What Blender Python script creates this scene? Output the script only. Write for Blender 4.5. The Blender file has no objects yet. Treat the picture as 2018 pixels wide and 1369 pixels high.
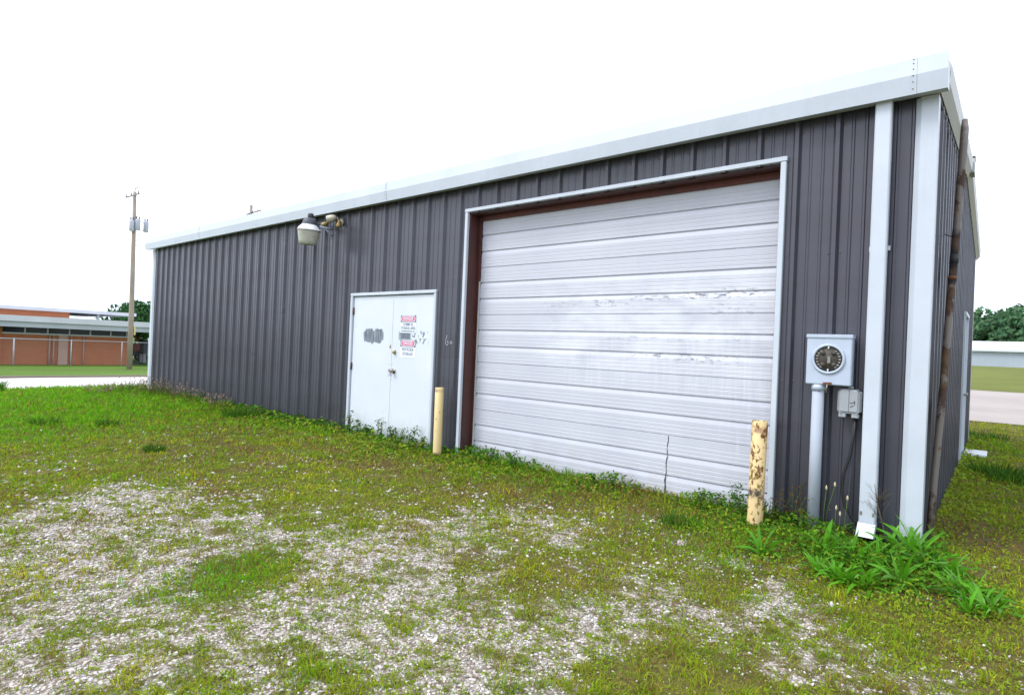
import bpy, math, random
import numpy as np
from mathutils import Vector, Matrix

FT = 0.3048
random.seed(7)
rng = np.random.default_rng(11)
SC = bpy.context.scene
COL = SC.collection

# ------------------------------------------------------------------ camera, sky, sun, exposure
cam = bpy.data.cameras.new('camera')
cam.sensor_fit = 'HORIZONTAL'
cam.sensor_width = 36.0
cam.lens = 20.63
cam.clip_start = 0.05
cam.clip_end = 3000
camo = bpy.data.objects.new('camera', cam)
COL.objects.link(camo)
CAM_FT = (1.402, -17.3364, 4.452)


def cam_axes(yaw, pitch, roll):
    f = Vector((-math.sin(yaw), math.cos(yaw), 0)); r = Vector((math.cos(yaw), math.sin(yaw), 0)); u = Vector((0, 0, 1))
    f2 = f * math.cos(pitch) - u * math.sin(pitch)
    u2 = u * math.cos(pitch) + f * math.sin(pitch)
    return r * math.cos(roll) + u2 * math.sin(roll), u2 * math.cos(roll) - r * math.sin(roll), f2


_r, _u, _f = cam_axes(0.6936, -0.002, 0.0424)
camo.matrix_world = Matrix(((_r.x, _u.x, -_f.x, CAM_FT[0] * FT), (_r.y, _u.y, -_f.y, CAM_FT[1] * FT),
                            (_r.z, _u.z, -_f.z, CAM_FT[2] * FT), (0, 0, 0, 1)))
SC.camera = camo

SUN_ELEV = 52.0
SUN_AZ = math.atan2(-0.80, -0.60)          # the direction TO the sun in the ground plane: left of and behind the viewer
world = bpy.data.worlds.new('World')
SC.world = world
world.use_nodes = True
wn = world.node_tree
wn.nodes.clear()
w_out = wn.nodes.new('ShaderNodeOutputWorld')
w_bg = wn.nodes.new('ShaderNodeBackground')
w_sky = wn.nodes.new('ShaderNodeTexSky')
w_sky.sky_type = 'NISHITA'
w_sky.sun_disc = False
w_sky.sun_elevation = math.radians(SUN_ELEV)
w_sky.sun_rotation = math.pi / 2 - SUN_AZ
w_sky.air_density = 1.0
w_sky.dust_density = 4.0
w_hsv = wn.nodes.new('ShaderNodeHueSaturation')
w_hsv.inputs['Saturation'].default_value = 0.10      # the blue goes: a bright white cloud layer
w_mix = wn.nodes.new('ShaderNodeMixRGB')
w_mix.inputs[0].default_value = 0.70
w_mix.inputs[2].default_value = (9.1, 10.1, 12.0, 1)   # the even cloud layer itself
w_bg.inputs['Strength'].default_value = 0.10
wn.links.new(w_sky.outputs[0], w_hsv.inputs['Color'])
wn.links.new(w_hsv.outputs[0], w_mix.inputs[1])
wn.links.new(w_mix.outputs[0], w_bg.inputs['Color'])
wn.links.new(w_bg.outputs[0], w_out.inputs['Surface'])

sun = bpy.data.lights.new('sun', 'SUN')
sun.energy = 1.1
sun.angle = math.radians(22)
sun.color = (1.0, 0.97, 0.93)
suno = bpy.data.objects.new('sun', sun)
COL.objects.link(suno)
_sd = Vector((math.cos(SUN_AZ) * math.cos(math.radians(SUN_ELEV)), math.sin(SUN_AZ) * math.cos(math.radians(SUN_ELEV)),
              math.sin(math.radians(SUN_ELEV))))
suno.rotation_euler = _sd.to_track_quat('Z', 'Y').to_euler()
suno.location = (-10, -15, 20)

SC.view_settings.view_transform = 'Standard'
SC.view_settings.look = 'None'
SC.view_settings.gamma = 1.0
SC.view_settings.use_curve_mapping = False
SC.view_settings.exposure = 1.0
SC.render.engine = 'CYCLES'
SC.cycles.max_bounces = 6
SC.cycles.diffuse_bounces = 3
SC.cycles.transparent_max_bounces = 6


# ------------------------------------------------------------------ helpers
class MB:
    """collects shapes given in feet; build() links ONE mesh object in metres"""

    def __init__(self):
        self.v = []; self.f = []; self.sm = []

    def add(self, vs, fs, smooth=False):
        b = len(self.v)
        self.v += [tuple(p) for p in vs]
        for q in fs:
            self.f.append(tuple(b + i for i in q)); self.sm.append(smooth)
        return self

    def box(self, x0, x1, y0, y1, z0, z1):
        v = [(x0, y0, z0), (x1, y0, z0), (x1, y1, z0), (x0, y1, z0), (x0, y0, z1), (x1, y0, z1), (x1, y1, z1), (x0, y1, z1)]
        return self.add(v, [(0, 3, 2, 1), (4, 5, 6, 7), (0, 1, 5, 4), (1, 2, 6, 5), (2, 3, 7, 6), (3, 0, 4, 7)])

    def bbox(self, x0, x1, y0, y1, z0, z1, b=0.02):
        """box with chamfered vertical and horizontal edges"""
        def ring(ix, iy, z):
            return [(x0 + ix, y0 + iy, z), (x1 - ix, y0 + iy, z), (x1 - ix, y1 - iy, z), (x0 + ix, y1 - iy, z)]
        def oct_(o, z):
            a = b
            return [(x0 + o + a, y0 + o, z), (x1 - o - a, y0 + o, z), (x1 - o, y0 + o + a, z), (x1 - o, y1 - o - a, z),
                    (x1 - o - a, y1 - o, z), (x0 + o + a, y1 - o, z), (x0 + o, y1 - o - a, z), (x0 + o, y0 + o + a, z)]
        rs = [oct_(b, z0), oct_(0, z0 + b), oct_(0, z1 - b), oct_(b, z1)]
        v = sum(rs, [])
        f = [tuple(range(7, -1, -1)), tuple(range(24, 32))]
        for k in range(3):
            for i in range(8):
                j = (i + 1) % 8
                f.append((8 * k + i, 8 * k + j, 8 * k + 8 + j, 8 * k + 8 + i))
        return self.add(v, f)

    def prism(self, poly, a0, a1, axis='x', smooth=False):
        """poly of 2-D points pushed along an axis; x: (y,z), y: (x,z), z: (x,y)"""
        def P(p, a):
            return {'x': (a, p[0], p[1]), 'y': (p[0], a, p[1]), 'z': (p[0], p[1], a)}[axis]
        n = len(poly)
        v = [P(p, a0) for p in poly] + [P(p, a1) for p in poly]
        f = [tuple(range(n)), tuple(range(2 * n - 1, n - 1, -1))]
        for i in range(n):
            j = (i + 1) % n
            f.append((i, n + i, n + j, j))
        return self.add(v, f, smooth)

    def tube(self, pts, rad, n=10, caps=True):
        pts = [Vector(p) for p in pts]
        if not hasattr(rad, '__len__'):
            rad = [rad] * len(pts)
        v = []; f = []
        t0 = (pts[1] - pts[0]).normalized()
        ref = Vector((0, 0, 1)) if abs(t0.z) < 0.9 else Vector((1, 0, 0))
        nx = t0.cross(ref).normalized()
        for i, p in enumerate(pts):
            if i == 0: t = pts[1] - pts[0]
            elif i == len(pts) - 1: t = pts[-1] - pts[-2]
            else: t = pts[i + 1] - pts[i - 1]
            t.normalize()
            nx = (nx - t * nx.dot(t)).normalized()
            ny = t.cross(nx)
            for k in range(n):
                a = 2 * math.pi * k / n
                v.append(p + (nx * math.cos(a) + ny * math.sin(a)) * rad[i])
        for i in range(len(pts) - 1):
            for k in range(n):
                q = (k + 1) % n
                f.append((i * n + k, i * n + q, (i + 1) * n + q, (i + 1) * n + k))
        self.add(v, f, True)
        if caps:
            b = len(self.v) - len(v)
            self.f.append(tuple(b + k for k in range(n - 1, -1, -1))); self.sm.append(False)
            self.f.append(tuple(b + (len(pts) - 1) * n + k for k in range(n))); self.sm.append(False)
        return self

    def lathe(self, prof, c, n=20, M=None):
        """prof of (radius, height) round a vertical axis through c (or turned by matrix M)"""
        v = []; f = []
        for r, h in prof:
            for k in range(n):
                a = 2 * math.pi * k / n
                p = Vector((r * math.cos(a), r * math.sin(a), h))
                if M is not None: p = M @ p
                v.append(p + Vector(c))
        for i in range(len(prof) - 1):
            for k in range(n):
                q = (k + 1) % n
                f.append((i * n + k, i * n + q, (i + 1) * n + q, (i + 1) * n + k))
        return self.add(v, f, True)

    def build(self, name, m, parent=None, base=(0, 0, 0)):
        me = bpy.data.meshes.new(name)
        me.from_pydata([((p[0] - base[0]) * FT, (p[1] - base[1]) * FT, (p[2] - base[2]) * FT) for p in self.v], [], self.f)
        me.polygons.foreach_set('use_smooth', self.sm)
        me.update()
        me.materials.append(m)
        o = bpy.data.objects.new(name, me)
        COL.objects.link(o)
        if parent is not None: o.parent = parent
        else: o.location = [c * FT for c in base]
        return o


def tag(o, label=None, cat=None, group=None, kind=None):
    if label: o['label'] = label
    if cat: o['category'] = cat
    if group: o['group'] = group
    if kind: o['kind'] = kind
    return o


def thing(name, label, cat, base=(0, 0, 0), group=None):
    o = bpy.data.objects.new(name, None)
    o.empty_display_size = 0.1
    COL.objects.link(o)
    o.location = [c * FT for c in base]
    return tag(o, label, cat, group)


def copy_tree(o, parent=None):
    c = o.copy()
    COL.objects.link(c)
    if parent is not None: c.parent = parent
    for ch in list(o.children):
        copy_tree(ch, c)
    return c


# fast mesh from numpy arrays (metres)
def np_mesh(name, verts, loops, starts, mat_, cols=None, smooth=False):
    me = bpy.data.meshes.new(name)
    me.vertices.add(len(verts)); me.vertices.foreach_set('co', np.ascontiguousarray(verts, np.float32).ravel())
    me.loops.add(len(loops)); me.loops.foreach_set('vertex_index', np.ascontiguousarray(loops, np.int32))
    me.polygons.add(len(starts)); me.polygons.foreach_set('loop_start', np.ascontiguousarray(starts, np.int32))
    if smooth: me.polygons.foreach_set('use_smooth', np.ones(len(starts), bool))
    me.update(calc_edges=True)
    me.validate()
    if cols is not None:
        a = me.color_attributes.new('Col', 'FLOAT_COLOR', 'POINT')
        c4 = np.ones((len(verts), 4), np.float32); c4[:, :3] = cols
        a.data.foreach_set('color', c4.ravel())
    me.materials.append(mat_)
    o = bpy.data.objects.new(name, me)
    COL.objects.link(o)
    return o


def vnoise(x, y, seed=0):
    xi = np.floor(x).astype(np.int64); yi = np.floor(y).astype(np.int64)
    fx = x - xi; fy = y - yi
    fx = fx * fx * (3 - 2 * fx); fy = fy * fy * (3 - 2 * fy)
    def h(a, b):
        n = (a * 374761393 + b * 668265263 + seed * 974634777) & 0xffffffff
        n = ((n ^ (n >> 13)) * 1274126177) & 0xffffffff
        return ((n ^ (n >> 16)) & 0xffff) / 65535.0
    return (h(xi, yi) * (1 - fx) + h(xi + 1, yi) * fx) * (1 - fy) + (h(xi, yi + 1) * (1 - fx) + h(xi + 1, yi + 1) * fx) * fy


def fbm(x, y, seed=0, octs=4):
    s = 0; a = 0.5; t = 0
    for o in range(octs):
        s = s + a * vnoise(x * 2 ** o, y * 2 ** o, seed + o * 17); t += a; a *= 0.55
    return s / t


# ------------------------------------------------------------------ materials
class NT:
    def __init__(self, name):
        self.m = bpy.data.materials.new(name)
        self.m.use_nodes = True
        self.t = self.m.node_tree
        self.t.nodes.clear()
        self.out = self.n('ShaderNodeOutputMaterial')
        self.p = self.n('ShaderNodeBsdfPrincipled')
        self.l(self.p.outputs[0], self.out.inputs['Surface'])

    def n(self, k, **kw):
        nd = self.t.nodes.new(k)
        for a, b in kw.items(): setattr(nd, a, b)
        return nd

    def l(self, a, b): self.t.links.new(a, b)

    def coord(self, scale=(1, 1, 1), kind='Object'):
        tc = self.n('ShaderNodeTexCoord'); mp = self.n('ShaderNodeMapping')
        mp.inputs['Scale'].default_value = scale
        self.l(tc.outputs[kind], mp.inputs['Vector'])
        return mp.outputs[0]

    def noise(self, vec, scale, detail=4, rough=0.6, dist=0):
        nd = self.n('ShaderNodeTexNoise')
        nd.inputs['Scale'].default_value = scale; nd.inputs['Detail'].default_value = detail
        nd.inputs['Roughness'].default_value = rough; nd.inputs['Distortion'].default_value = dist
        self.l(vec, nd.inputs['Vector'])
        return nd.outputs['Fac']

    def ramp(self, fac, stops):
        r = self.n('ShaderNodeValToRGB')
        e = r.color_ramp.elements
        while len(e) < len(stops): e.new(0.5)
        for i, (p, c) in enumerate(stops):
            e[i].position = p
            e[i].color = (c, c, c, 1) if not hasattr(c, '__len__') else (*c, 1)
        self.l(fac, r.inputs[0])
        return r.outputs[0]

    def mix(self, fac, a, b, mode='MIX'):
        m = self.n('ShaderNodeMixRGB', blend_type=mode)
        for i, s in ((0, fac), (1, a), (2, b)):
            if isinstance(s, (int, float)): m.inputs[i].default_value = s if i == 0 else (s, s, s, 1)
            elif isinstance(s, tuple): m.inputs[i].default_value = (*s, 1)
            else: self.l(s, m.inputs[i])
        return m.outputs[0]

    def math(self, op, a, b=None, c=None):
        m = self.n('ShaderNodeMath', operation=op)
        for i, s in enumerate((a, b, c)):
            if s is None: continue
            if isinstance(s, (int, float)): m.inputs[i].default_value = s
            else: self.l(s, m.inputs[i])
        return m.outputs[0]

    def base(self, c, rough=0.5, metal=0.0, spec=0.5):
        if isinstance(c, tuple): self.p.inputs['Base Color'].default_value = (*c, 1)
        else: self.l(c, self.p.inputs['Base Color'])
        if isinstance(rough, float): self.p.inputs['Roughness'].default_value = rough
        else: self.l(rough, self.p.inputs['Roughness'])
        self.p.inputs['Metallic'].default_value = metal
        self.p.inputs['Specular IOR Level'].default_value = spec
        return self

    def bump(self, h, strength=0.3, dist=0.01):
        b = self.n('ShaderNodeBump')
        b.inputs['Strength'].default_value = strength; b.inputs['Distance'].default_value = dist
        self.l(h, b.inputs['Height'])
        self.l(b.outputs[0], self.p.inputs['Normal'])
        return self


def worn(name, c, var=0.12, rough=0.5, metal=0.0, scale=3.0, streak=True, dirt=None, dirt_amt=0.35, spec=0.5, bumps=0.0):
    """a plain surface with uneven tone, vertical weather streaks and dirt"""
    t = NT(name)
    v = t.coord()
    n1 = t.noise(v, scale, 5)
    lo = tuple(x * (1 - var) for x in c); hi = tuple(min(1, x * (1 + var)) for x in c)
    col = t.mix(t.ramp(n1, [(0.3, 0.0), (0.7, 1.0)]), lo, hi)
    if streak:
        s = t.noise(t.coord((9, 9, 0.35)), 2.0, 4)
        col = t.mix(t.ramp(s, [(0.52, 0.0), (0.75, 0.5)]), col, tuple(x * (1 - 1.6 * var) for x in c))
    if dirt:
        d = t.noise(v, scale * 6, 6, 0.75)
        col = t.mix(t.ramp(d, [(0.56, 0.0), (0.72, dirt_amt)]), col, dirt)
    t.base(col, t.ramp(n1, [(0.2, max(0.05, rough - 0.1)), (0.8, min(1, rough + 0.1))]), metal, spec)
    if bumps: t.bump(t.noise(v, scale * 20, 3), bumps, 0.004)
    return t.m


M = {}
# charcoal sheet metal: small differences from sheet to sheet, faint weather bands
t = NT('charcoal_sheet_metal')
v = t.coord()
inf = t.n('ShaderNodeObjectInfo')
col = t.mix(t.ramp(t.noise(v, 0.55, 4), [(0.35, 0.0), (0.65, 1.0)]), (0.044, 0.046, 0.062), (0.057, 0.060, 0.081))
col = t.mix(t.math('MULTIPLY', inf.outputs['Random'], 0.35), col, (0.050, 0.045, 0.058))
col = t.mix(t.ramp(t.noise(t.coord((7, 7, 0.25)), 2.2, 5), [(0.50, 0.0), (0.78, 0.35)]), col, (0.070, 0.075, 0.098))
col = t.mix(t.ramp(t.noise(t.coord((0.25, 1, 2.2)), 1.3, 3), [(0.50, 0.0), (0.58, 0.30)]), col, (0.038, 0.033, 0.042))
t.base(col, t.ramp(t.noise(v, 2.5, 4), [(0.3, 0.27), (0.7, 0.38)]), 0.0, 0.60)
t.p.inputs['Coat Weight'].default_value = 0.06
t.p.inputs['Coat Roughness'].default_value = 0.14
M['siding'] = t.m
M['trim'] = worn('white_trim_metal', (0.53, 0.575, 0.64), 0.06, 0.38, 0, 2.0, True, (0.50, 0.48, 0.44), 0.22)
M['trim_shaded_dirty'] = worn('shaded_weathered_trim', (0.49, 0.49, 0.47), 0.07, 0.45, 0, 2.0, True, (0.42, 0.36, 0.28), 0.35)  # white trim with the rake's underside shade put into its colour, plus dirt specks
M['red_steel'] = worn('red_oxide_steel', (0.070, 0.020, 0.016), 0.2, 0.55, 0, 4.0, True, (0.03, 0.012, 0.010), 0.5)
M['red_lead'] = worn('red_lead_primer', (0.105, 0.024, 0.016), 0.35, 0.6, 0, 4.0, True, (0.05, 0.016, 0.012), 0.6)
M['rubber'] = worn('black_rubber', (0.022, 0.022, 0.024), 0.2, 0.7, 0, 6.0, False)
M['grey_metal'] = worn('galvanised_metal', (0.43, 0.49, 0.59), 0.10, 0.42, 0.0, 4.0, True, (0.30, 0.32, 0.36), 0.35)
M['conduit'] = worn('grey_plastic_pipe', (0.37, 0.41, 0.475), 0.06, 0.7, 0, 3.0, True, (0.30, 0.30, 0.30), 0.25)
M['grey_box'] = worn('grey_plastic_box', (0.32, 0.34, 0.36), 0.06, 0.55, 0, 6.0, True, (0.20, 0.19, 0.17), 0.3)
M['dark_metal'] = worn('dark_metal', (0.075, 0.078, 0.095), 0.15, 0.5, 0.2, 6.0, False)
M['black'] = worn('black_plastic', (0.012, 0.012, 0.014), 0.2, 0.45, 0, 6.0, False)
M['socket_dark'] = worn('dark_socket', (0.045, 0.038, 0.030), 0.5, 0.6, 0, 30.0, False, (0.16, 0.13, 0.09), 0.9)
M['brass'] = worn('brass', (0.34, 0.24, 0.09), 0.3, 0.5, 0.3, 20.0, False)
M['dull_steel'] = worn('dull_steel', (0.30, 0.28, 0.25), 0.25, 0.4, 0.7, 20.0, False)
M['rust'] = worn('rust', (0.13, 0.05, 0.022), 0.4, 0.85, 0, 15.0, False)
M['screw'] = worn('weathered_screw', (0.20, 0.15, 0.11), 0.3, 0.6, 0.3, 30.0, False)
M['lens'] = worn('frosted_lens', (0.47, 0.47, 0.40), 0.12, 0.3, 0, 7.0, True, (0.20, 0.20, 0.13), 0.4)
M['lamp_white'] = worn('lamp_reflector', (0.80, 0.80, 0.80), 0.06, 0.35, 0, 5.0, False)
M['beige'] = worn('faded_beige_enamel', (0.50, 0.47, 0.38), 0.12, 0.5, 0, 9.0, True, (0.25, 0.18, 0.10), 0.5)
M['sign_white'] = worn('sign_white', (0.76, 0.80, 0.86), 0.03, 0.4, 0, 8.0, False)
M['sign_red'] = worn('faded_sign_red', (0.62, 0.16, 0.27), 0.06, 0.4, 0, 12.0, False)
M['sign_black'] = worn('faded_sign_black', (0.08, 0.08, 0.12), 0.1, 0.4, 0, 12.0, False)
M['sign_print'] = worn('faded_sign_print', (0.16, 0.18, 0.24), 0.1, 0.4, 0, 12.0, False)
M['chalk'] = worn('white_paint_mark', (0.55, 0.56, 0.58), 0.1, 0.7, 0, 12.0, False)
M['concrete'] = worn('pale_concrete', (0.52, 0.48, 0.44), 0.10, 0.85, 0, 0.8, False, (0.36, 0.33, 0.29), 0.4)
M['road'] = worn('pale_concrete_road', (0.60, 0.56, 0.53), 0.06, 0.85, 0, 0.3, False, (0.60, 0.56, 0.52), 0.3)
M['kerb'] = worn('kerb_concrete', (0.23, 0.18, 0.145), 0.10, 0.85, 0, 1.0, False, (0.28, 0.23, 0.19), 0.5)
M['drive'] = worn('pink_gravel_yard', (0.33, 0.285, 0.26), 0.16, 0.95, 0, 0.25, False, (0.43, 0.39, 0.365), 0.5)
M['roof_grey'] = worn('pale_fascia_metal', (0.40, 0.43, 0.46), 0.08, 0.5, 0, 0.6, False)
M['roof_light'] = worn('pale_roof_edge', (0.56, 0.57, 0.60), 0.08, 0.5, 0, 0.6, False)
M['fence'] = worn('galvanised_fence', (0.42, 0.44, 0.48), 0.08, 0.5, 0.2, 2.0, False)
M['white_roof'] = worn('white_metal_roof', (0.80, 0.80, 0.80), 0.03, 0.5, 0, 0.2, False)
M['blue_wall'] = worn('pale_blue_grey_siding', (0.36, 0.41, 0.47), 0.06, 0.5, 0, 0.3, False)
M['wood'] = worn('weathered_pole_wood', (0.34, 0.275, 0.22), 0.2, 0.9, 0, 1.5, True, (0.16, 0.12, 0.09), 0.5)
M['pole_grey'] = worn('transformer_grey', (0.40, 0.43, 0.48), 0.08, 0.5, 0.1, 2.0, False)
M['grey_paint'] = worn('grey_paint', (0.10, 0.11, 0.13), 0.12, 0.6, 0, 2.0, False)
M['tractor_red'] = worn('red_paint', (0.55, 0.05, 0.035), 0.12, 0.4, 0, 4.0, False)
M['tan_rim'] = worn('tan_rim', (0.55, 0.45, 0.28), 0.12, 0.5, 0, 4.0, False)
M['bark'] = worn('bark', (0.10, 0.075, 0.055), 0.3, 0.95, 0, 3.0, True)
M['white_board'] = worn('white_board', (0.72, 0.73, 0.74), 0.06, 0.6, 0, 4.0, False, (0.45, 0.42, 0.38), 0.3)
M['stone'] = worn('pale_limestone', (0.58, 0.56, 0.55), 0.2, 0.9, 0, 25.0, False, (0.36, 0.33, 0.30), 0.6, bumps=0.5)
t = NT('window_glass')
t.base((0.018, 0.022, 0.026), 0.12, 0.0, 0.3)
M['glass'] = t.m
# brick of the far school
t = NT('orange_brick')
tc = t.n('ShaderNodeTexCoord'); sp = t.n('ShaderNodeSeparateXYZ'); cb = t.n('ShaderNodeCombineXYZ')
t.l(tc.outputs['Object'], sp.inputs[0]); t.l(sp.outputs[1], cb.inputs[0]); t.l(sp.outputs[2], cb.inputs[1])
bk = t.n('ShaderNodeTexBrick')
bk.inputs['Scale'].default_value = 1.0; bk.inputs['Brick Width'].default_value = 0.22; bk.inputs['Row Height'].default_value = 0.075
bk.inputs['Mortar Size'].default_value = 0.008
bk.inputs['Color1'].default_value = (0.50, 0.155, 0.058, 1); bk.inputs['Color2'].default_value = (0.42, 0.12, 0.05, 1)
bk.inputs['Mortar'].default_value = (0.40, 0.18, 0.10, 1)
t.l(cb.outputs[0], bk.inputs['Vector'])
col = t.mix(t.ramp(t.noise(t.coord(), 0.4, 4), [(0.35, 0.0), (0.7, 0.4)]), bk.outputs['Color'], (0.42, 0.17, 0.085))
t.base(col, 0.9); M['brick'] = t.m
t = NT('pale_brick')
t.base(t.mix(t.noise(t.coord(), 3.0, 4), (0.44, 0.27, 0.22), (0.52, 0.34, 0.28)), 0.9); M['pale_brick'] = t.m
# white overhead door paint: greyed coat with washed and repainted patches, runs and black specks (object space = door position)
t = NT('garage_door_paint')
v = t.coord()
tc = t.n('ShaderNodeTexCoord'); sp = t.n('ShaderNodeSeparateXYZ'); t.l(tc.outputs['Object'], sp.inputs[0])
X, Z = sp.outputs[0], sp.outputs[2]


def bump1(s, c, w, soft):
    d = t.math('ABSOLUTE', t.math('SUBTRACT', s, c))
    mr = t.n('ShaderNodeMapRange'); mr.clamp = True; mr.interpolation_type = 'SMOOTHSTEP'
    mr.inputs[1].default_value = w; mr.inputs[2].default_value = w + soft
    mr.inputs[3].default_value = 1; mr.inputs[4].default_value = 0
    t.l(d, mr.inputs[0])
    return mr.outputs[0]


def area(xc, xw, zc, zw, sx=0.3, sz=0.15):
    return t.math('MULTIPLY', bump1(X, xc * FT, xw * FT, sx), bump1(Z, zc * FT, zw * FT, sz))


col = t.mix(t.ramp(t.noise(v, 1.2, 4), [(0.3, 0.0), (0.7, 1.0)]), (0.485, 0.495, 0.565), (0.54, 0.552, 0.61))
runs = t.noise(t.coord((13, 13, 0.8)), 2.0, 4)
blot = t.noise(t.coord((1.0, 1, 2.0)), 2.2, 5, 0.6)
cl = t.math('MULTIPLY', area(-7.6, 3.0, 5.4, 1.0, 0.9, 0.35), t.ramp(blot, [(0.34, 0.0), (0.60, 0.75)]))
col = t.mix(cl, col, (0.68, 0.70, 0.76))
cl2 = t.math('MULTIPLY', area(-7.0, 3.2, 4.3, 0.7, 0.6, 0.2), t.ramp(runs, [(0.46, 0.0), (0.74, 0.40)]))
col = t.mix(cl2, col, (0.68, 0.70, 0.76))
cl3 = t.math('MULTIPLY', area(-4.5, 0.5, 3.6, 1.6, 0.2, 0.4), t.ramp(runs, [(0.50, 0.0), (0.70, 0.35)]))
col = t.mix(cl3, col, (0.66, 0.68, 0.74))
gr = t.math('MULTIPLY', area(-6.2, 2.8, 6.1, 1.3, 0.8, 0.4), t.ramp(t.noise(t.coord((3.0, 1, 1.0)), 1.7, 4), [(0.54, 0.0), (0.64, 0.22)]))
col = t.mix(gr, col, (0.50, 0.50, 0.58))
sk = t.ramp(t.noise(t.coord((1.0, 1, 3.0)), 11.0, 5, 0.7), [(0.52, 0.0), (0.60, 1.0)])
for (xc, xw, zc, zw, amt) in ((-5.2, 0.95, 6.36, 0.035, 0.85), (-6.6, 1.3, 6.34, 0.03, 0.75), (-4.7, 0.4, 6.5, 0.05, 0.5), (-6.9, 0.9, 4.42, 0.05, 0.7),
                              (-5.6, 0.6, 4.36, 0.08, 0.5), (-9.2, 0.5, 6.2, 0.10, 0.55), (-11.2, 0.5, 6.2, 0.05, 0.4), (-7.2, 2.4, 5.0, 0.03, 0.35), (-4.9, 0.35, 5.95, 0.15, 0.4)):
    col = t.mix(t.math('MULTIPLY', t.math('MULTIPLY', area(xc, xw, zc, zw, 0.2, 0.03), sk), amt), col, (0.10, 0.10, 0.13))
dirt = t.math('MULTIPLY', bump1(Z, -0.2 * FT, 0.5 * FT, 0.35), t.ramp(t.noise(v, 5.0, 5), [(0.4, 0.0), (0.7, 0.35)]))
col = t.mix(dirt, col, (0.40, 0.37, 0.32))
t.base(col, 0.42); M['garage'] = t.m
# white steel door leaf with painted-over scrawl
t = NT('door_leaf_paint')
v = t.coord()
tc = t.n('ShaderNodeTexCoord'); sp = t.n('ShaderNodeSeparateXYZ'); t.l(tc.outputs['Object'], sp.inputs[0])
X, Z = sp.outputs[0], sp.outputs[2]
col = t.mix(t.ramp(t.noise(v, 1.6, 4), [(0.3, 0.0), (0.7, 1.0)]), (0.61, 0.65, 0.71), (0.66, 0.70, 0.75))
brush = t.noise(t.coord((3.5, 1, 0.7)), 7.0, 3, 0.55)
edge = t.noise(v, 9.0, 3)
m1 = t.math('ADD', area(-21.62, 0.36, 4.76, 0.06, 0.22, 0.14), t.math('MULTIPLY', t.math('SUBTRACT', t.noise(t.coord((2.2, 1, 0.8)), 6.0, 4, 0.65), 0.5), 1.9))
m1 = t.math('MULTIPLY', t.ramp(m1, [(0.30, 0.0), (0.42, 1.0)]), area(-21.62, 0.70, 4.76, 0.33, 0.05, 0.05))
col = t.mix(t.math('MULTIPLY', m1, t.ramp(brush, [(0.30, 0.62), (0.60, 1.0)])), col, (0.105, 0.125, 0.165))
m2 = t.math('MULTIPLY', area(-19.32, 0.30, 4.83, 0.10, 0.06, 0.05), t.ramp(t.noise(v, 13.0, 3), [(0.30, 0.0), (0.42, 1.0)]))
m3 = t.math('MULTIPLY', area(-18.45, 0.50, 4.76, 0.18, 0.1, 0.05), t.ramp(t.noise(t.coord((1.3, 1, 0.9)), 17.0, 3), [(0.53, 0.0), (0.58, 0.95)]))
col = t.mix(t.math('MAXIMUM', m2, m3), col, (0.13, 0.15, 0.20))
m4 = t.math('MULTIPLY', area(-20.18, 0.13, 3.15, 0.22, 0.06, 0.08), t.ramp(t.noise(v, 18.0, 3), [(0.53, 0.0), (0.62, 0.7)]))
col = t.mix(m4, col, (0.25, 0.25, 0.30))
sc = t.ramp(t.noise(t.coord((5, 1, 1.4)), 5.0, 4, 0.7), [(0.70, 0.0), (0.76, 0.5)])
col = t.mix(sc, col, (0.50, 0.52, 0.58))
dirt = t.math('MULTIPLY', bump1(Z, 0, 0.7 * FT, 0.3), t.ramp(t.noise(v, 6.0, 5), [(0.45, 0.0), (0.7, 0.3)]))
col = t.mix(dirt, col, (0.45, 0.44, 0.38))
t.base(col, 0.45); M['leaf_paint'] = t.m


def peeling(name, paint, rustc, under, thr, sc=9.0, band=None):
    t = NT(name)
    v = t.coord()
    n1 = t.noise(t.coord((1, 1, 0.6)), sc, 6, 0.7)
    n2 = t.noise(v, sc * 0.45, 4)
    rc = t.mix(t.ramp(t.noise(v, sc * 1.3, 3), [(0.4, 0.0), (0.6, 1.0)]), rustc, under)
    k = t.math('ADD', t.math('MULTIPLY', n1, 0.7), t.math('MULTIPLY', n2, 0.3))
    msk = t.ramp(k, [(thr, 0.0), (thr + 0.025, 1.0)])
    pc = t.mix(t.ramp(t.noise(v, 3.0, 4), [(0.3, 0.0), (0.7, 1.0)]), tuple(c * 0.9 for c in paint), paint)
    col = t.mix(msk, pc, rc)
    if band:
        tc = t.n('ShaderNodeTexCoord'); sp = t.n('ShaderNodeSeparateXYZ'); t.l(tc.outputs['Object'], sp.inputs[0])
        for zc, zw, amt, c in band:
            d = t.math('ABSOLUTE', t.math('SUBTRACT', sp.outputs[2], zc * FT))
            mr = t.n('ShaderNodeMapRange'); mr.clamp = True
            mr.inputs[1].default_value = zw * FT; mr.inputs[2].default_value = zw * FT * 2.2
            mr.inputs[3].default_value = amt; mr.inputs[4].default_value = 0
            t.l(d, mr.inputs[0])
            col = t.mix(t.math('MULTIPLY', mr.outputs[0], t.ramp(n2, [(0.38, 0.0), (0.55, 1.0)])), col, c)
    t.base(col, t.ramp(msk, [(0.0, 0.5), (1.0, 0.9)]))
    t.bump(t.math('SUBTRACT', 1.0, msk), 0.5, 0.003)
    return t.m


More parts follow.
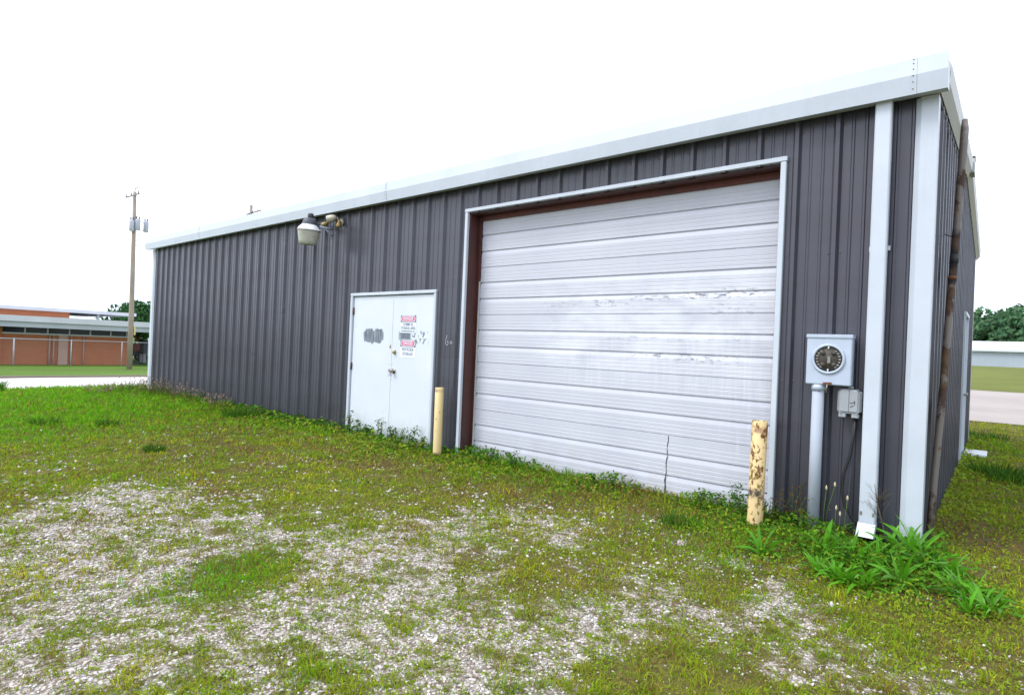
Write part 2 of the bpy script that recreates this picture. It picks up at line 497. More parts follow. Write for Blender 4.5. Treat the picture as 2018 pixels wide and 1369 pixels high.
M['bollard_a'] = peeling('faded_yellow_paint', (0.70, 0.54, 0.25), (0.10, 0.05, 0.03), (0.24, 0.16, 0.05), 0.600, 17.0, [(0.0, 0.1, 0.9, (0.13, 0.06, 0.035)), (2.74, 0.05, 0.8, (0.15, 0.07, 0.03))])
M['bollard_b'] = peeling('peeling_yellow_paint', (0.70, 0.52, 0.25), (0.12, 0.03, 0.014), (0.22, 0.15, 0.03), 0.520, 25.0, [(0.98, 0.08, 0.95, (0.03, 0.022, 0.022)), (2.70, 0.06, 0.9, (0.16, 0.05, 0.02))])
M['pipe'] = peeling('rusted_grey_pipe', (0.155, 0.128, 0.105), (0.062, 0.034, 0.022), (0.12, 0.070, 0.040), 0.47, 5.0, [(7.35, 0.18, 1.0, (0.012, 0.010, 0.010)), (8.2, 0.2, 0.9, (0.02, 0.012, 0.012)), (6.8, 0.08, 0.9, (0.012, 0.01, 0.01)), (11.1, 0.2, 0.8, (0.50, 0.42, 0.38))])


def leafmat(name, from_attr=True, c=(0.06, 0.12, 0.02), var=0.25, trans=0.35, rough=0.65, spec=0.12):
    t = NT(name)
    if from_attr:
        a = t.n('ShaderNodeAttribute'); a.attribute_name = 'Col'
        col = a.outputs['Color']
    else:
        inf = t.n('ShaderNodeObjectInfo')
        col = t.mix(inf.outputs['Random'], tuple(x * (1 - var) for x in c), tuple(x * (1 + var) for x in c))
        col = t.mix(t.ramp(t.noise(t.coord(), 14.0, 3), [(0.4, 0.0), (0.7, 0.4)]), col, tuple(x * 1.35 for x in c))
    t.base(col, rough, 0, spec)
    tr = t.n('ShaderNodeBsdfTranslucent'); t.l(col, tr.inputs['Color'])
    mx = t.n('ShaderNodeMixShader'); mx.inputs[0].default_value = trans
    t.l(t.p.outputs[0], mx.inputs[1]); t.l(tr.outputs[0], mx.inputs[2]); t.l(mx.outputs[0], t.out.inputs['Surface'])
    return t.m


M['blade'] = leafmat('grass_blades')
M['foliage'] = leafmat('tree_foliage', trans=0.25)
M['weed'] = leafmat('weed_leaves')
M['broad_leaf'] = leafmat('broad_leaf', False, (0.100, 0.315, 0.012), 0.35, 0.42, 0.40, 0.3)
t = NT('pebbles')
a = t.n('ShaderNodeAttribute'); a.attribute_name = 'Col'
t.base(a.outputs['Color'], 0.9); M['pebble'] = t.m
# ground sheet: colour of soil, thatch or far turf from the mesh, gravel where its mask says so
t = NT('ground')
a = t.n('ShaderNodeAttribute'); a.attribute_name = 'Col'
g = t.n('ShaderNodeAttribute'); g.attribute_name = 'Gravel'
v = t.coord()
fine = t.noise(v, 55.0, 4, 0.7)
mid = t.noise(v, 6.0, 5, 0.7)
soil = t.mix(t.ramp(fine, [(0.35, 0.0), (0.62, 0.8)]), a.outputs['Color'], (0.060, 0.046, 0.020))
big = t.noise(v, 0.35, 5, 0.65)
soil = t.mix(t.ramp(big, [(0.40, 0.0), (0.66, 0.55)]), soil, t.mix(1.0, soil, (0.62, 0.52, 0.60), 'MULTIPLY'))
soil = t.mix(t.ramp(mid, [(0.45, 0.0), (0.75, 0.3)]), soil, (0.16, 0.13, 0.05))
vo = t.n('ShaderNodeTexVoronoi'); vo.inputs['Scale'].default_value = 75.0; t.l(v, vo.inputs['Vector'])
sv = t.n('ShaderNodeSeparateColor'); t.l(vo.outputs['Color'], sv.inputs[0])
gc = t.ramp(sv.outputs[0], [(0.0, (0.11, 0.080, 0.052)), (0.35, (0.27, 0.225, 0.185)), (0.7, (0.45, 0.40, 0.36)), (1.0, (0.68, 0.64, 0.60))])
gc = t.mix(t.ramp(vo.outputs['Distance'], [(0.45, 0.0), (0.8, 0.7)]), gc, (0.13, 0.105, 0.085))
msk = t.ramp(t.math('ADD', g.outputs['Fac'], t.math('MULTIPLY', t.math('SUBTRACT', t.noise(v, 14.0, 6, 0.8), 0.5), 1.9)), [(0.36, 0.0), (0.62, 1.0)])
t.base(t.mix(msk, soil, gc), 0.95, 0, 0.2)
t.bump(t.math('ADD', t.math('MULTIPLY', vo.outputs['Distance'], -0.6), fine), 0.6, 0.012)
M['ground'] = t.m

# ------------------------------------------------------------------ lie of the land (feet in, feet out)
XS = [-4000, -400, -150, -95, -59, -50, 4000]
ZS = [-3.6, -3.2, -2.9, -1.72, -0.30, 0.0, 0.0]
YS = [-4000, -60, 0, 28, 43, 90, 400, 4000]
YZ = [-0.8, -0.8, 0.0, 0.05, 0.2, 1.4, 5.9, 9.0]


def sstep(a, b, x):
    q = np.clip((x - a) / (b - a), 0, 1)
    return q * q * (3 - 2 * q)


def land(x, y):
    x = np.asarray(x, float); y = np.asarray(y, float)
    zx = np.interp(x, XS, ZS); zy = np.interp(y, YS, YZ)
    z = zx + zy * np.where(y > 0, sstep(-60, -8, x), 1.0)
    road = sstep(-92.98, -92.9, x) * (1 - sstep(-59.5, -58.5, x))
    near = sstep(-58, -50, x) * (1 - sstep(20, 40, y))
    z = z + near * (fbm(x * 0.5, y * 0.5, 3, 3) - 0.5) * 0.16 - road * 0.18
    # the drive slab side: keep the ground just under the wall foot
    return z - 0.05


GRAVEL = [(-16.62, -12.8, 1.95, 1.89, 0.5), (-14.31, -13.82, 2.2, 2.0, 0.7), (-17.91, -11.9, 1.14, 1.6, 0.5), (-12.33, -11.69, 2.5, 1.51, 0.55), (-10.33, -13.59, 2.7, 1.5, 0.8), (-9.3, -14.89, 1.51, 1.31, 0.9), (-7.62, -12.64, 2.03, 1.02, 0.85), (-6.77, -13.77, 2.41, 0.69, 0.95), (-7.8, -15.1, 0.99, 0.7, 0.7), (-9.47, -10.06, 1.63, 1.59, 0.7), (-7.76, -9.91, 1.8, 1.32, 0.6), (-8.88, -7.68, 1.33, 1.14, 0.6), (-7.22, -5.88, 1.36, 1.18, 0.6), (-9.29, -5.24, 1.67, 1.5, 0.4), (-4.38, -10.67, 1.53, 0.9, 0.7), (-3.61, -8.89, 0.67, 0.82, 1.1), (-6.28, -10.64, 1.3, 1.09, 0.85), (-4.66, -11.54, 1.44, 0.74, 0.75), (-4.99, -8.76, 1.39, 0.88, 0.6), (-4.0, -6.76, 1.0, 0.79, 0.5), (-2.93, -6.82, 1.13, 0.82, 0.4), (-2.94, -4.07, 1.68, 1.74, 0.35), (-1.6, -7.26, 1.34, 0.97, 0.45), (0.25, -6.76, 1.53, 0.9, 0.35), (-0.66, -5.56, 0.9, 0.94, 0.35), (-6.94, -4.03, 1.21, 1.17, 0.45), (-17.36, -10.8, 0.88, 1.3, 0.4), (-15.19, -10.02, 1.26, 1.02, 0.3), (-1.9, -9.22, 0.87, 0.56, 0.25), (-10.8, -4.04, 0.47, 0.62, 0.5), (-12.41, -8.75, 1.33, 1.21, 0.35), (-2.08, -5.14, 0.8, 0.84, 0.3), (-10.0, -11.86, 0.94, 1.12, -1.0), (-6.02, -12.38, 0.96, 0.37, -0.55), (-2.51, -9.25, 1.06, 0.67, -0.6), (-4.86, -8.15, 0.77, 0.47, -0.3), (-9.22, -13.99, 0.49, 0.36, -0.5), (-9.58, 0.07, 1.41, 2.02, -0.5), (-8.61, -15.2, 0.42, 0.4, -0.3), (-7.71, -13.74, 0.52, 0.29, -0.4), (-7.3, -14.45, 0.81, 0.34, -0.45), (1.08, -4.61, 1.3, 1.46, -0.4), (-1.57, -8.52, 0.6, 0.61, -0.3)]
BROWN = [(-15.8, -2.9, 1.34, 1.33, 1), (-9.84, -1.38, 1.51, 1.45, 0.9), (-9.0, -3.32, 0.9, 1.05, 0.6), (-5.52, -2.46, 1.1, 1.49, 0.8), (-16.39, -9.65, 0.75, 0.77, 0.9), (-15.25, -12.73, 1.1, 0.47, 0.8), (-26.46, -5.18, 3.05, 4.01, 0.5), (-19.64, -5.45, 3.91, 3.74, 0.35), (-11.66, -4.06, 1.93, 1.66, 0.4), (-7.38, -0.05, 1.31, 1.26, 0.8), (0.63, -3.06, 0.4, 0.56, 1.2), (0.45, 3.42, 1.0, 1.97, 0.7), (1.45, 2.05, 0.77, 1.65, 0.7), (1.38, -0.43, 0.56, 0.83, 0.6), (-5.26, -10.66, 0.73, 0.51, 0.3), (-21.03, -1.23, 1.39, 1.41, 0.4), (-6.64, -7.52, 1.1, 0.61, 0.4), (-2.86, -7.2, 0.36, 0.33, 0.8), (-11.47, -12.61, 1.23, 0.37, 0.4)]
BRIGHT = [(-10.0, -11.86, 0.9, 1.12, 1), (-9.8, 0.41, 1.98, 2.1, 0.9), (-4.3, -3.01, 1.01, 1.52, 0.9), (-18.62, 2.19, 2.65, 3.0, 0.6), (-40.34, -5.78, 9.84, 12.71, 1), (-36.89, -9.83, 3.92, 9.53, 0.7), (-6.02, -12.38, 0.74, 0.37, 0.3), (1.04, 15.86, 1.78, 6.75, 0.8), (-0.12, 28.32, 2.5, 9.82, 0.6), (-4.61, 0.84, 1.7, 1.96, 0.6), (-26.49, -0.52, 4.26, 2.89, 0.6), (-21.43, 0.81, 2.72, 2.4, 0.7), (-13.94, 1.13, 2.08, 2.21, 0.7)]
FRX, FRY, FFX, FFY = 0.76897, 0.63928, -0.63935, 0.76892


def blobs(tab, x, y):
    s = np.zeros_like(x)
    for cx, cy, ra, rb, w in tab:
        dx = x - cx; dy = y - cy
        a = (dx * FRX + dy * FRY) / ra; b = (dx * FFX + dy * FFY) / rb
        s = s + w * np.exp(-0.5 * (a * a + b * b) * 1.3)
    return s


def cover(x, y):
    """gravel, brown, bright amounts at a spot (feet)"""
    g = 1.0 - np.exp(-np.clip(blobs([q for q in GRAVEL if q[4] > 0], x, y), 0, 9) * 1.0)
    g = g + blobs([q for q in GRAVEL if q[4] < 0], x, y) * 0.7
    g = g + (fbm(x * 1.1, y * 1.1, 21, 4) - 0.5) * 0.75
    # behind the viewer the yard carries on as gravel
    g = np.maximum(g, sstep(-16, -24, y) * sstep(-45, -20, x) * 0.7 + (fbm(x * 1.1, y * 1.1, 21, 4) - 0.5) * 0.9 - 0.2)
    g = g * (1 - sstep(-2.2, -0.2, y)) * (1 - 0.8 * sstep(-24, -33, x))
    b = np.clip(blobs(BROWN, x, y) * 1.0 + (fbm(x * 0.9, y * 0.9, 51, 4) - 0.50) * 1.6, 0, 1)
    n = fbm(x * 0.7, y * 0.7, 77, 4)
    br = np.clip(blobs(BRIGHT, x, y) * 0.95 + (n - 0.55) * 0.9, 0, 1)
    br = np.maximum(br, sstep(-31, -38, x + (n - 0.5) * 8) * sstep(-60, -20, y))
    b = b * (1 - sstep(-33, -40, x))
    return np.clip(g, -0.4, 1), b, br


def turf(x, y, g):
    """how much short growth holds a spot: it thins out into tufts as the gravel takes over"""
    q = 0.30 * fbm(x * 1.6, y * 1.6, 91, 3) + 0.34 * fbm(x * 4.2, y * 4.2, 93, 2) + 0.36 * vnoise(x * 11.0, y * 11.0, 94)
    t_ = 0.32 + 0.215 * g - 0.035 * sstep(-11, -6, x)
    return sstep(t_ - 0.09, t_ + 0.11, q)


def axis(fine0, fine1, step, coarse):
    lo = [c for c in coarse if c < fine0 - 0.2]; hi = [c for c in coarse if c > fine1 + 0.2]
    return np.array(lo + list(np.arange(fine0, fine1, step)) + hi)


gx = axis(-31, 7, 0.11, [-4000, -2000, -1000, -600, -400, -300, -250, -200, -175, -150, -140, -125, -110, -100, -95, -93.3, -93.0, -92.9, -92, -85, -75, -65, -60, -59.5, -59, -58.5, -58, -57.5] + [-57 + 0.5 * i for i in range(53)] + [8, 9, 10, 12, 14, 17, 20, 25, 30, 40, 60, 100, 200, 400, 800, 1600, 4000])
gy = axis(-18, 5, 0.11, [-4000, -1500, -600, -200, -100, -60, -40, -30, -25, -22, -20, -19] + list(np.arange(5.5, 44, 0.75)) + [48, 55, 65, 75, 90, 110, 130, 160, 200, 260, 320, 400, 500, 700, 1000, 2000, 4000])
GX, GY = np.meshgrid(gx, gy)
fx, fy = GX.ravel(), GY.ravel()
gz = land(fx, fy)
gg, gb, gbr = cover(fx, fy)
gg = np.clip(sstep(-0.05, 0.7, gg) * 0.50 + sstep(0.1, 0.6, gg) * 0.42 * (1 - turf(fx, fy, gg)), 0, 1) * sstep(0.0, 0.1, gg)
n1 = fbm(fx * 1.3, fy * 1.3, 5, 4)[:, None]
THATCH = np.array([0.135, 0.098, 0.040]); OLIVE = np.array([0.155, 0.145, 0.028]); LAWN = np.array([0.115, 0.300, 0.010])
cg = OLIVE * (1 - gb[:, None] * 0.8) + THATCH * gb[:, None] * 0.8
cg = cg * (1 - gbr[:, None]) + LAWN * gbr[:, None] * (0.6 + 0.4 * sstep(-40, -57, fx)[:, None])
cg = cg * (0.8 + 0.4 * n1)
FARG = np.array([0.105, 0.270, 0.010]); FIELD = np.array([0.20, 0.26, 0.032])
wl = sstep(-57, -62, fx)[:, None]; wr = (sstep(60, 95, fy) * sstep(-60, -30, fx))[:, None]
nf = fbm(fx * 0.05, fy * 0.05, 9, 4)[:, None]
cg = cg * (1 - wl) + FARG * (0.75 + 0.5 * nf) * wl
cg = cg * (1 - wr) + FIELD * (0.7 + 0.6 * nf) * wr
gg = gg * (1 - wl[:, 0]) * (1 - sstep(8, 14, fy))
nx_, ny_ = len(gx), len(gy)
idx = np.arange(nx_ * ny_).reshape(ny_, nx_)
quads = np.stack([idx[:-1, :-1], idx[:-1, 1:], idx[1:, 1:], idx[1:, :-1]], -1).reshape(-1, 4)
ground = np_mesh('ground', np.stack([fx, fy, gz], 1) * FT, quads.ravel(), np.arange(len(quads)) * 4, M['ground'], cg, True)
at_ = ground.data.attributes.new('Gravel', 'FLOAT', 'POINT'); at_.data.foreach_set('value', gg.astype(np.float32))
tag(ground, kind='structure')


def strip(name, xs, ys, m, dz, kind='structure'):
    X_, Y_ = np.meshgrid(np.array(xs, float), np.array(ys, float))
    a, b = X_.ravel(), Y_.ravel()
    z = land(a, b) + dz
    i = np.arange(len(a)).reshape(len(ys), len(xs))
    q = np.stack([i[:-1, :-1], i[:-1, 1:], i[1:, 1:], i[1:, :-1]], -1).reshape(-1, 4)
    return tag(np_mesh(name, np.stack([a, b, z], 1) * FT, q.ravel(), np.arange(len(q)) * 4, m, None, True), kind=kind)


strip('road', [-92.85, -85, -75, -65, -59.7], [-600, -300, -150, -80, -40, -20, 0, 20, 40, 70, 110, 200, 400, 800], M['road'], 0.03)
mb = MB()
ky = [-600, -200, -60, 0, 60, 200, 800]
kz = float(land(-93.4, 0))
mb.box(-93.5, -92.92, -600, 800, kz - 0.8, kz + 0.12)
tag(mb.build('kerb', M['kerb']), kind='structure')
strip('gravel_yard', [-45, -35, -25, -15, -8, 0, 10, 20, 40, 80, 160, 300], [43.5, 48, 55, 65, 75, 89], M['drive'], 0.03)
# ------------------------------------------------------------------ the metal building
bld = thing('metal_building', 'long charcoal ribbed metal building with white trim and a wide overhead door', 'building')
L, W, HE, SLOPE = 49.9, 28.0, 11.24, 0.1013
OPEN = [(-15.60, -3.43, 9.93), (-23.42, -17.32, 6.78)]       # openings in the front wall: x0, x1, head height


def roof_z(y):
    return HE + SLOPE * min(y, W - y)


def rib_profile(u0, u1, ribs, extra=(), minor=True):
    """outline of a ribbed sheet between u0 and u1: (u, depth outward)"""
    P = {}
    for r in ribs:
        for du, d in ((-0.115, 0), (-0.05, 0.105), (0.05, 0.105), (0.115, 0)):
            P[r + du] = d
        if minor:
            for c in (0.35, 0.65):
                for du, d in ((-0.045, 0), (-0.02, 0.022), (0.02, 0.022), (0.045, 0)):
                    P[r + c + du] = d
    us = sorted(P)
    ds = [P[k] for k in us]
    cut = sorted(set([u0, u1] + [u for u in us if u0 < u < u1] + [e for e in extra if u0 < e < u1]))
    return [(u, float(np.interp(u, us, ds))) for u in cut]


def sheet(u0, u1, ribs, place, top, opens=(), off=0.0):
    m = MB()
    pr = rib_profile(u0, u1, ribs, [e for o in opens for e in (o[0], o[1])])
    for (ua, da), (ub, db) in zip(pr[:-1], pr[1:]):
        mid = (ua + ub) / 2
        zb = -0.12
        for o in opens:
            if o[0] < mid < o[1]: zb = o[2]
        za, zc = top(ua), top(ub)
        m.add([place(ua, da + off, zb), place(ub, db + off, zb), place(ub, db + off, zc), place(ua, da + off, za)], [(0, 1, 2, 3)])
    return m


ribs_f = [-0.065 - i for i in range(-2, 54)]
edges = [0.0 - 0.03, -2.065] + [-2.065 - 3 * k for k in range(1, 16)] + [-49.8]
for k in range(len(edges) - 1):
    a, b = edges[k + 1] - 0.055, edges[k] + 0.055
    if k == 0: b = edges[0]
    if k == len(edges) - 2: a = edges[-1]
    sheet(a, b, ribs_f, lambda u, d, z: (u, -d, z), lambda u: HE + 0.3, OPEN, 0.006 * (k % 2)).build('wall_panel', M['siding'], bld)
ribs_s = [0.55 + i for i in range(-2, 32)]
se = [0.03, 1.55] + [1.55 + 3 * k for k in range(1, 9)] + [27.97]
for k in range(len(se) - 1):
    a, b = se[k] - (0.055 if k else 0), se[k + 1] + (0.055 if k < len(se) - 2 else 0)
    sheet(a, b, ribs_s, lambda u, d, z: (-0.03 + d, u, z), lambda u: roof_z(u) + 0.25, [(17.35, 20.65, 6.95)], 0.006 * (k % 2)).build('wall_panel', M['siding'], bld)
# the two walls that look away, and the roof
m = MB(); m.prism([(0.05, -0.1), (W - 0.05, -0.1), (W - 0.05, HE + 0.2), (W / 2, HE + SLOPE * W / 2 + 0.2), (0.05, HE + 0.2)], -49.86, -49.80)
m.build('end_wall', M['siding'], bld)
m = MB(); m.box(-49.8, -0.05, W - 0.06, W, -0.1, HE + 0.2); m.build('rear_wall', M['siding'], bld)
for (ya, yb, za, zb) in ((-0.42, W / 2, HE + 0.50, HE + SLOPE * W / 2 + 0.56), (W + 0.42, W / 2, HE + 0.50, HE + SLOPE * W / 2 + 0.56)):
    m = MB()
    xs = [-50.05 + 0.5 * i for i in range(101)]
    for xa, xb in zip(xs[:-1], xs[1:]):
        da, db = 0.0, 0.0
        m.add([(xa, ya, za + da), (xb, ya, za + db), (xb, yb, zb + db), (xa, yb, zb + da)], [(0, 1, 2, 3)])
    for i in range(50):
        x = -49.8 + i
        m.prism([(x - 0.1, za), (x - 0.04, za + 0.1), (x + 0.04, za + 0.1), (x + 0.1, za)], 0, 1, 'y')
        b0 = len(m.v) - 8
        for q in range(8):
            p = m.v[b0 + q]; tt = 0 if q < 4 else 1
            m.v[b0 + q] = (p[0], ya + (yb - ya) * tt, p[2] + (zb - za) * tt)
    m.build('roof_panel', M['white_roof'], bld)
m = MB(); m.prism([(W / 2 - 0.5, HE + SLOPE * W / 2 + 0.62), (W / 2, HE + SLOPE * W / 2 + 0.72), (W / 2 + 0.5, HE + SLOPE * W / 2 + 0.62), (W / 2, HE + SLOPE * W / 2 + 0.58)], -50.1, 0.36)
m.build('ridge_cap', M['trim_shaded_dirty'], bld)
# sculpted eave gutter, in lengths
gp = [(-0.10, 11.02), (-0.56, 10.94), (-0.63, 11.38), (-0.58, 11.80), (-0.53, 11.82), (-0.53, 11.72), (-0.10, 11.60)]
cuts = [0.28, -0.38, -20.4, -40.4, -50.3]
for a, b in zip(cuts[:-1], cuts[1:]):
    o = MB().prism(gp, b + 0.004, a - 0.004).build('gutter_section', M['trim'], bld)
    if b > -49:     # the lap strap with its rivets where two lengths meet
        gs = [(y - 0.012 if y < -0.2 else y, z + (0.012 if z > 11.5 else -0.006)) for y, z in gp]
        MB().prism(gs[1:4] + [(-0.57, 11.78), (-0.61, 11.38), (-0.55, 10.96)], b - 0.05, b + 0.05).build('lap_joint', M['trim'], o)
        m = MB()
        for y, z in ((-0.582, 11.06), (-0.608, 11.22), (-0.632, 11.36), (-0.618, 11.52), (-0.602, 11.66), (-0.588, 11.76)):
            m.lathe([(0.0, 0.016), (0.010, 0.012), (0.015, 0)], (b - 0.02, y - 0.014, z), 6, Matrix.Rotation(math.pi / 2, 3, 'X'))
        tag(m.build('rivet_row', M['screw'], o), kind='stuff')
# rake trim up and over the gable
for (ya, yb) in ((-0.05, W / 2), (W + 0.4, W / 2)):
    za, zb = roof_z(max(0, min(W, ya))) + 0.02, HE + SLOPE * W / 2 + 0.04
    if ya > W: za -= 0.04
    v = []
    for (y, z) in ((ya, za), (yb, zb)):
        v += [(0.0, y, z - 0.12), (0.10, y, z - 0.16), (0.27, y, z + 0.02), (0.31, y, z + 0.40), (0.24, y, z + 0.55), (0.0, y, z + 0.56)]
    f = [(5, 4, 3, 2, 1, 0), (6, 7, 8, 9, 10, 11)] + [(i, (i + 1) % 6, 6 + (i + 1) % 6, 6 + i) for i in range(6)]
    MB().add(v, f).build('rake_trim', M['trim_shaded_dirty'], bld)
MB().prism([(13.55, 12.62), (14.45, 12.62), (14.45, 13.20), (14.0, 13.33), (13.55, 13.20)], 0.2, 0.345).build('ridge_end_cap', M['trim_shaded_dirty'], bld)
# dark foam closures show as teeth under the rake
m = MB()
for i in range(27):
    y = 1.05 + i
    m.box(-0.028, 0.068, y - 0.33, y + 0.33, roof_z(y) - 0.24, roof_z(y) - 0.15)
tag(m.build('closure_strip', M['rubber'], bld), kind='stuff')
# corner trims
def corner(x, s, y, sy, z1, nm='corner_trim', m_=None):
    # x, y the wall corner; s, sy point outward
    pts = [(x - s * 0.37, y + sy * 0.02), (x - s * 0.34, y + sy * 0.045), (x - s * 0.25, y + sy * 0.12), (x + s * 0.09, y + sy * 0.12),
           (x + s * 0.09, y - sy * 0.26), (x + s * 0.07, y - sy * 0.26), (x + s * 0.07, y + sy * 0.10), (x - s * 0.245, y + sy * 0.10), (x - s * 0.33, y + sy * 0.03)]
    return MB().prism(pts, -0.1, z1, 'z').build(nm, m_ or M['trim'], bld)
corner(0.0, 1, 0.0, -1, 11.0)
corner(-49.9, -1, 0.0, -1, 11.0)
corner(0.0, 1, W, 1, 11.15, m_=M['trim_shaded_dirty'])
# downspout: square pipe, straps, cut kick-out at its foot
MB().bbox(-1.19, -0.83, -0.40, -0.13, 0.48, 11.0, 0.03).build('downspout', M['trim'], bld)
ds = bpy.data.objects['downspout']
v = [(-1.20, -0.41, 0.50), (-0.82, -0.41, 0.50), (-0.82, -0.13, 0.50), (-1.20, -0.13, 0.50), (-1.21, -0.62, 0.20), (-0.83, -0.62, 0.20), (-0.83, -0.36, 0.11), (-1.21, -0.36, 0.11)]
MB().add(v, [(0, 1, 2, 3), (7, 6, 5, 4), (0, 4, 5, 1), (1, 5, 6, 2), (2, 6, 7, 3), (3, 7, 4, 0)]).build('outlet_elbow', M['trim'], ds)
for z in (0.72,):
    for x in (-1.17, -0.90):
        MB().box(x, x + 0.05, -0.412, -0.40, z - 0.03, z + 0.06).build('tab', M['dull_steel'], ds)
MB().box(-1.24, -0.78, -0.125, -0.105, 7.3, 7.42).build('strap', M['trim'], ds)
# overhead door opening: white trim, red steel jambs and header
tr = dict(m=M['trim'])
MB().bbox(-15.72, -15.57, -0.125, 0.02, -0.1, 9.965, 0.015).build('opening_trim', M['trim'], bld)
MB().bbox(-3.46, -3.31, -0.125, 0.02, -0.1, 9.965, 0.015).build('opening_trim', M['trim'], bld)
MB().bbox(-15.74, -3.29, -0.13, 0.02, 9.97, 10.11, 0.015).build('opening_trim', M['trim'], bld)
m = MB(); m.box(-15.80, -15.50, 0.022, 0.60, -0.1, 9.94); m.box(-15.50, -15.40, 0.52, 0.60, -0.1, 9.90); m.build('door_jamb', M['red_steel'], bld)
m = MB(); m.box(-3.50, -3.2, 0.022, 0.60, -0.1, 9.94); m.build('door_jamb', M['red_steel'], bld)
m = MB(); m.box(-15.498, -3.502, 0.024, 0.50, 9.90, 10.05); hd_ = m.build('door_header', M['red_steel'], bld)
MB().box(-15.398, -3.502, 0.503, 0.58, 9.70, 9.897).build('header_web', M['red_lead'], hd_)
MB().box(-15.395, -15.35, 0.53, 0.59, -0.05, 7.2).build('weather_strip', M['trim_shaded_dirty'], bld)
MB().box(-15.395, -15.35, 0.50, 0.59, 7.2, 9.66).build('weather_strip', M['red_steel'], bld)


def door_section(zt, h):
    pts = [(0, 0.03), (-0.018, 0.0)]
    def pin(z): return [(z, 0.0), (z - 0.010, 0.006), (z - 0.020, 0.006), (z - 0.03, 0.0)]
    for z0 in (-0.02, -0.69, -1.36):
        for q in (0.22, 0.35, 0.48):
            pts += pin(z0 - q)
        if z0 > -1.3:
            z1 = z0 - 0.585
            pts += [(z1, 0.0), (z1 - 0.006, 0.050), (z1 - 0.036, 0.050), (z1 - 0.055, 0.028), (z1 - 0.19, 0.0)]
    pts += [(-h + 0.014, 0.0), (-h + 0.004, 0.014), (-h, 0.05)]
    m = MB()
    xs = [-15.36, -12.2, -9.3, -6.3, -3.52]
    n = len(pts)
    v = []; f = []
    for i, x in enumerate(xs):
        for z, d in pts: v.append((x, 0.60 + d, zt + z))
    for i in range(len(xs) - 1):
        for k in range(n - 1):
            f.append((i * n + k, i * n + k + 1, (i + 1) * n + k + 1, (i + 1) * n + k))
    m.add(v, f)
    m.box(-15.36, -3.52, 0.66, 0.72, zt - h + 0.02, zt - 0.02)
    return m


sec = None
for k in range(5):
    sec = door_section(9.74 - 1.968 * k, 1.964).build('door_section', M['garage'], bld)
rg = random.Random(3)
m = MB(); a = []; b = []
for i in range(26):
    z = 1.86 - i * 0.075
    c = -6.77 + 0.012 * math.sin(i * 0.9) - 0.002 * i
    w = 0.006 + 0.012 * rg.random() + (0.010 if i > 18 else 0)
    a.append((c - w, 0.592, z)); b.append((c + w, 0.592, z))
m.add(a + b, [(i, i + 1, 26 + i + 1, 26 + i) for i in range(25)])
m.build('split_seam', M['rubber'], sec)
MB().box(-15.34, -3.53, 0.585, 0.66, -0.17, -0.10).build('bottom_seal', M['rubber'], bld)
# double door: frame, two leaves, hinges, lock and knob
MB().bbox(-23.46, -23.28, -0.125, 0.12, -0.1, 6.70, 0.02).build('door_frame', M['trim'], bld)
MB().bbox(-17.42, -17.27, -0.125, 0.12, -0.1, 6.70, 0.02).build('door_frame', M['trim'], bld)
MB().bbox(-23.47, -17.26, -0.13, 0.12, 6.703, 6.85, 0.02).build('door_frame', M['trim'], bld)
leafL = MB().bbox(-23.255, -20.265, -0.03, 0.11, -0.05, 6.67, 0.01).build('door_leaf', M['leaf_paint'], bld)
leafR = MB().bbox(-20.235, -17.435, -0.03, 0.11, -0.05, 6.67, 0.01).build('door_leaf', M['leaf_paint'], bld)
MB().box(-20.30, -20.20, -0.042, -0.032, 0.0, 6.66).build('astragal', M['leaf_paint'], leafL)
for z in (5.80, 3.10, 0.42):
    m = MB(); m.tube([(-23.24, -0.065, z), (-23.24, -0.065, z + 0.34)], 0.035, 8); m.box(-23.275, -23.2, -0.045, -0.032, z, z + 0.34)
    m.build('hinge', M['rust'], leafL)
RX = Matrix.Rotation(math.pi / 2, 3, 'X')
MB().lathe([(0.0, 0.11), (0.05, 0.11), (0.06, 0.10), (0.09, 0.03), (0.105, 0.0)], (-19.97, -0.034, 4.06), 16, RX).build('deadbolt', M['brass'], leafR)
m = MB().lathe([(0.0, 0.20), (0.06, 0.20), (0.095, 0.17), (0.10, 0.13), (0.05, 0.08), (0.04, 0.02), (0.12, 0.02), (0.125, 0.0)], (-19.98, -0.034, 3.20), 16, RX)
m.build('door_knob', M['dull_steel'], leafR)
MB().add([(-20.30, -0.036, 4.48), (-20.21, -0.036, 4.30), (-20.25, -0.036, 4.16), (-20.37, -0.036, 4.26), (-20.30, -0.05, 4.31)], [(0, 4, 1), (1, 4, 2), (2, 4, 3), (3, 4, 0)]).build('rusted_hole', M['rust'], leafL)
MB().box(-20.36, -20.10, -0.05, -0.034, 3.16, 3.26).build('latch_plate', M['dull_steel'], leafL)
# side door on the gable wall
m = MB(); m.box(0.0, 0.13, 17.32, 17.47, -0.1, 6.95); m.build('side_door_frame', M['trim'], bld)
MB().box(0.0, 0.13, 20.53, 20.68, -0.1, 6.95).build('side_door_frame', M['trim'], bld)
MB().box(0.0, 0.15, 17.30, 20.70, 6.952, 7.10).build('side_door_frame', M['trim'], bld)
sd = MB().box(-0.03, 0.03, 17.475, 20.525, -0.05, 6.94).build('side_door_leaf', M['trim'], bld)
for z in (5.7, 3.2, 0.6):
    MB().box(0.032, 0.07, 17.48, 17.60, z, z + 0.32).build('hinge', M['rust'], sd)
MB().lathe([(0.0, 0.2), (0.09, 0.17), (0.09, 0.12), (0.04, 0.07), (0.04, 0.0)], (0.03, 20.25, 3.1), 12, Matrix.Rotation(math.pi / 2, 3, 'Y')).build('door_knob', M['dull_steel'], sd)
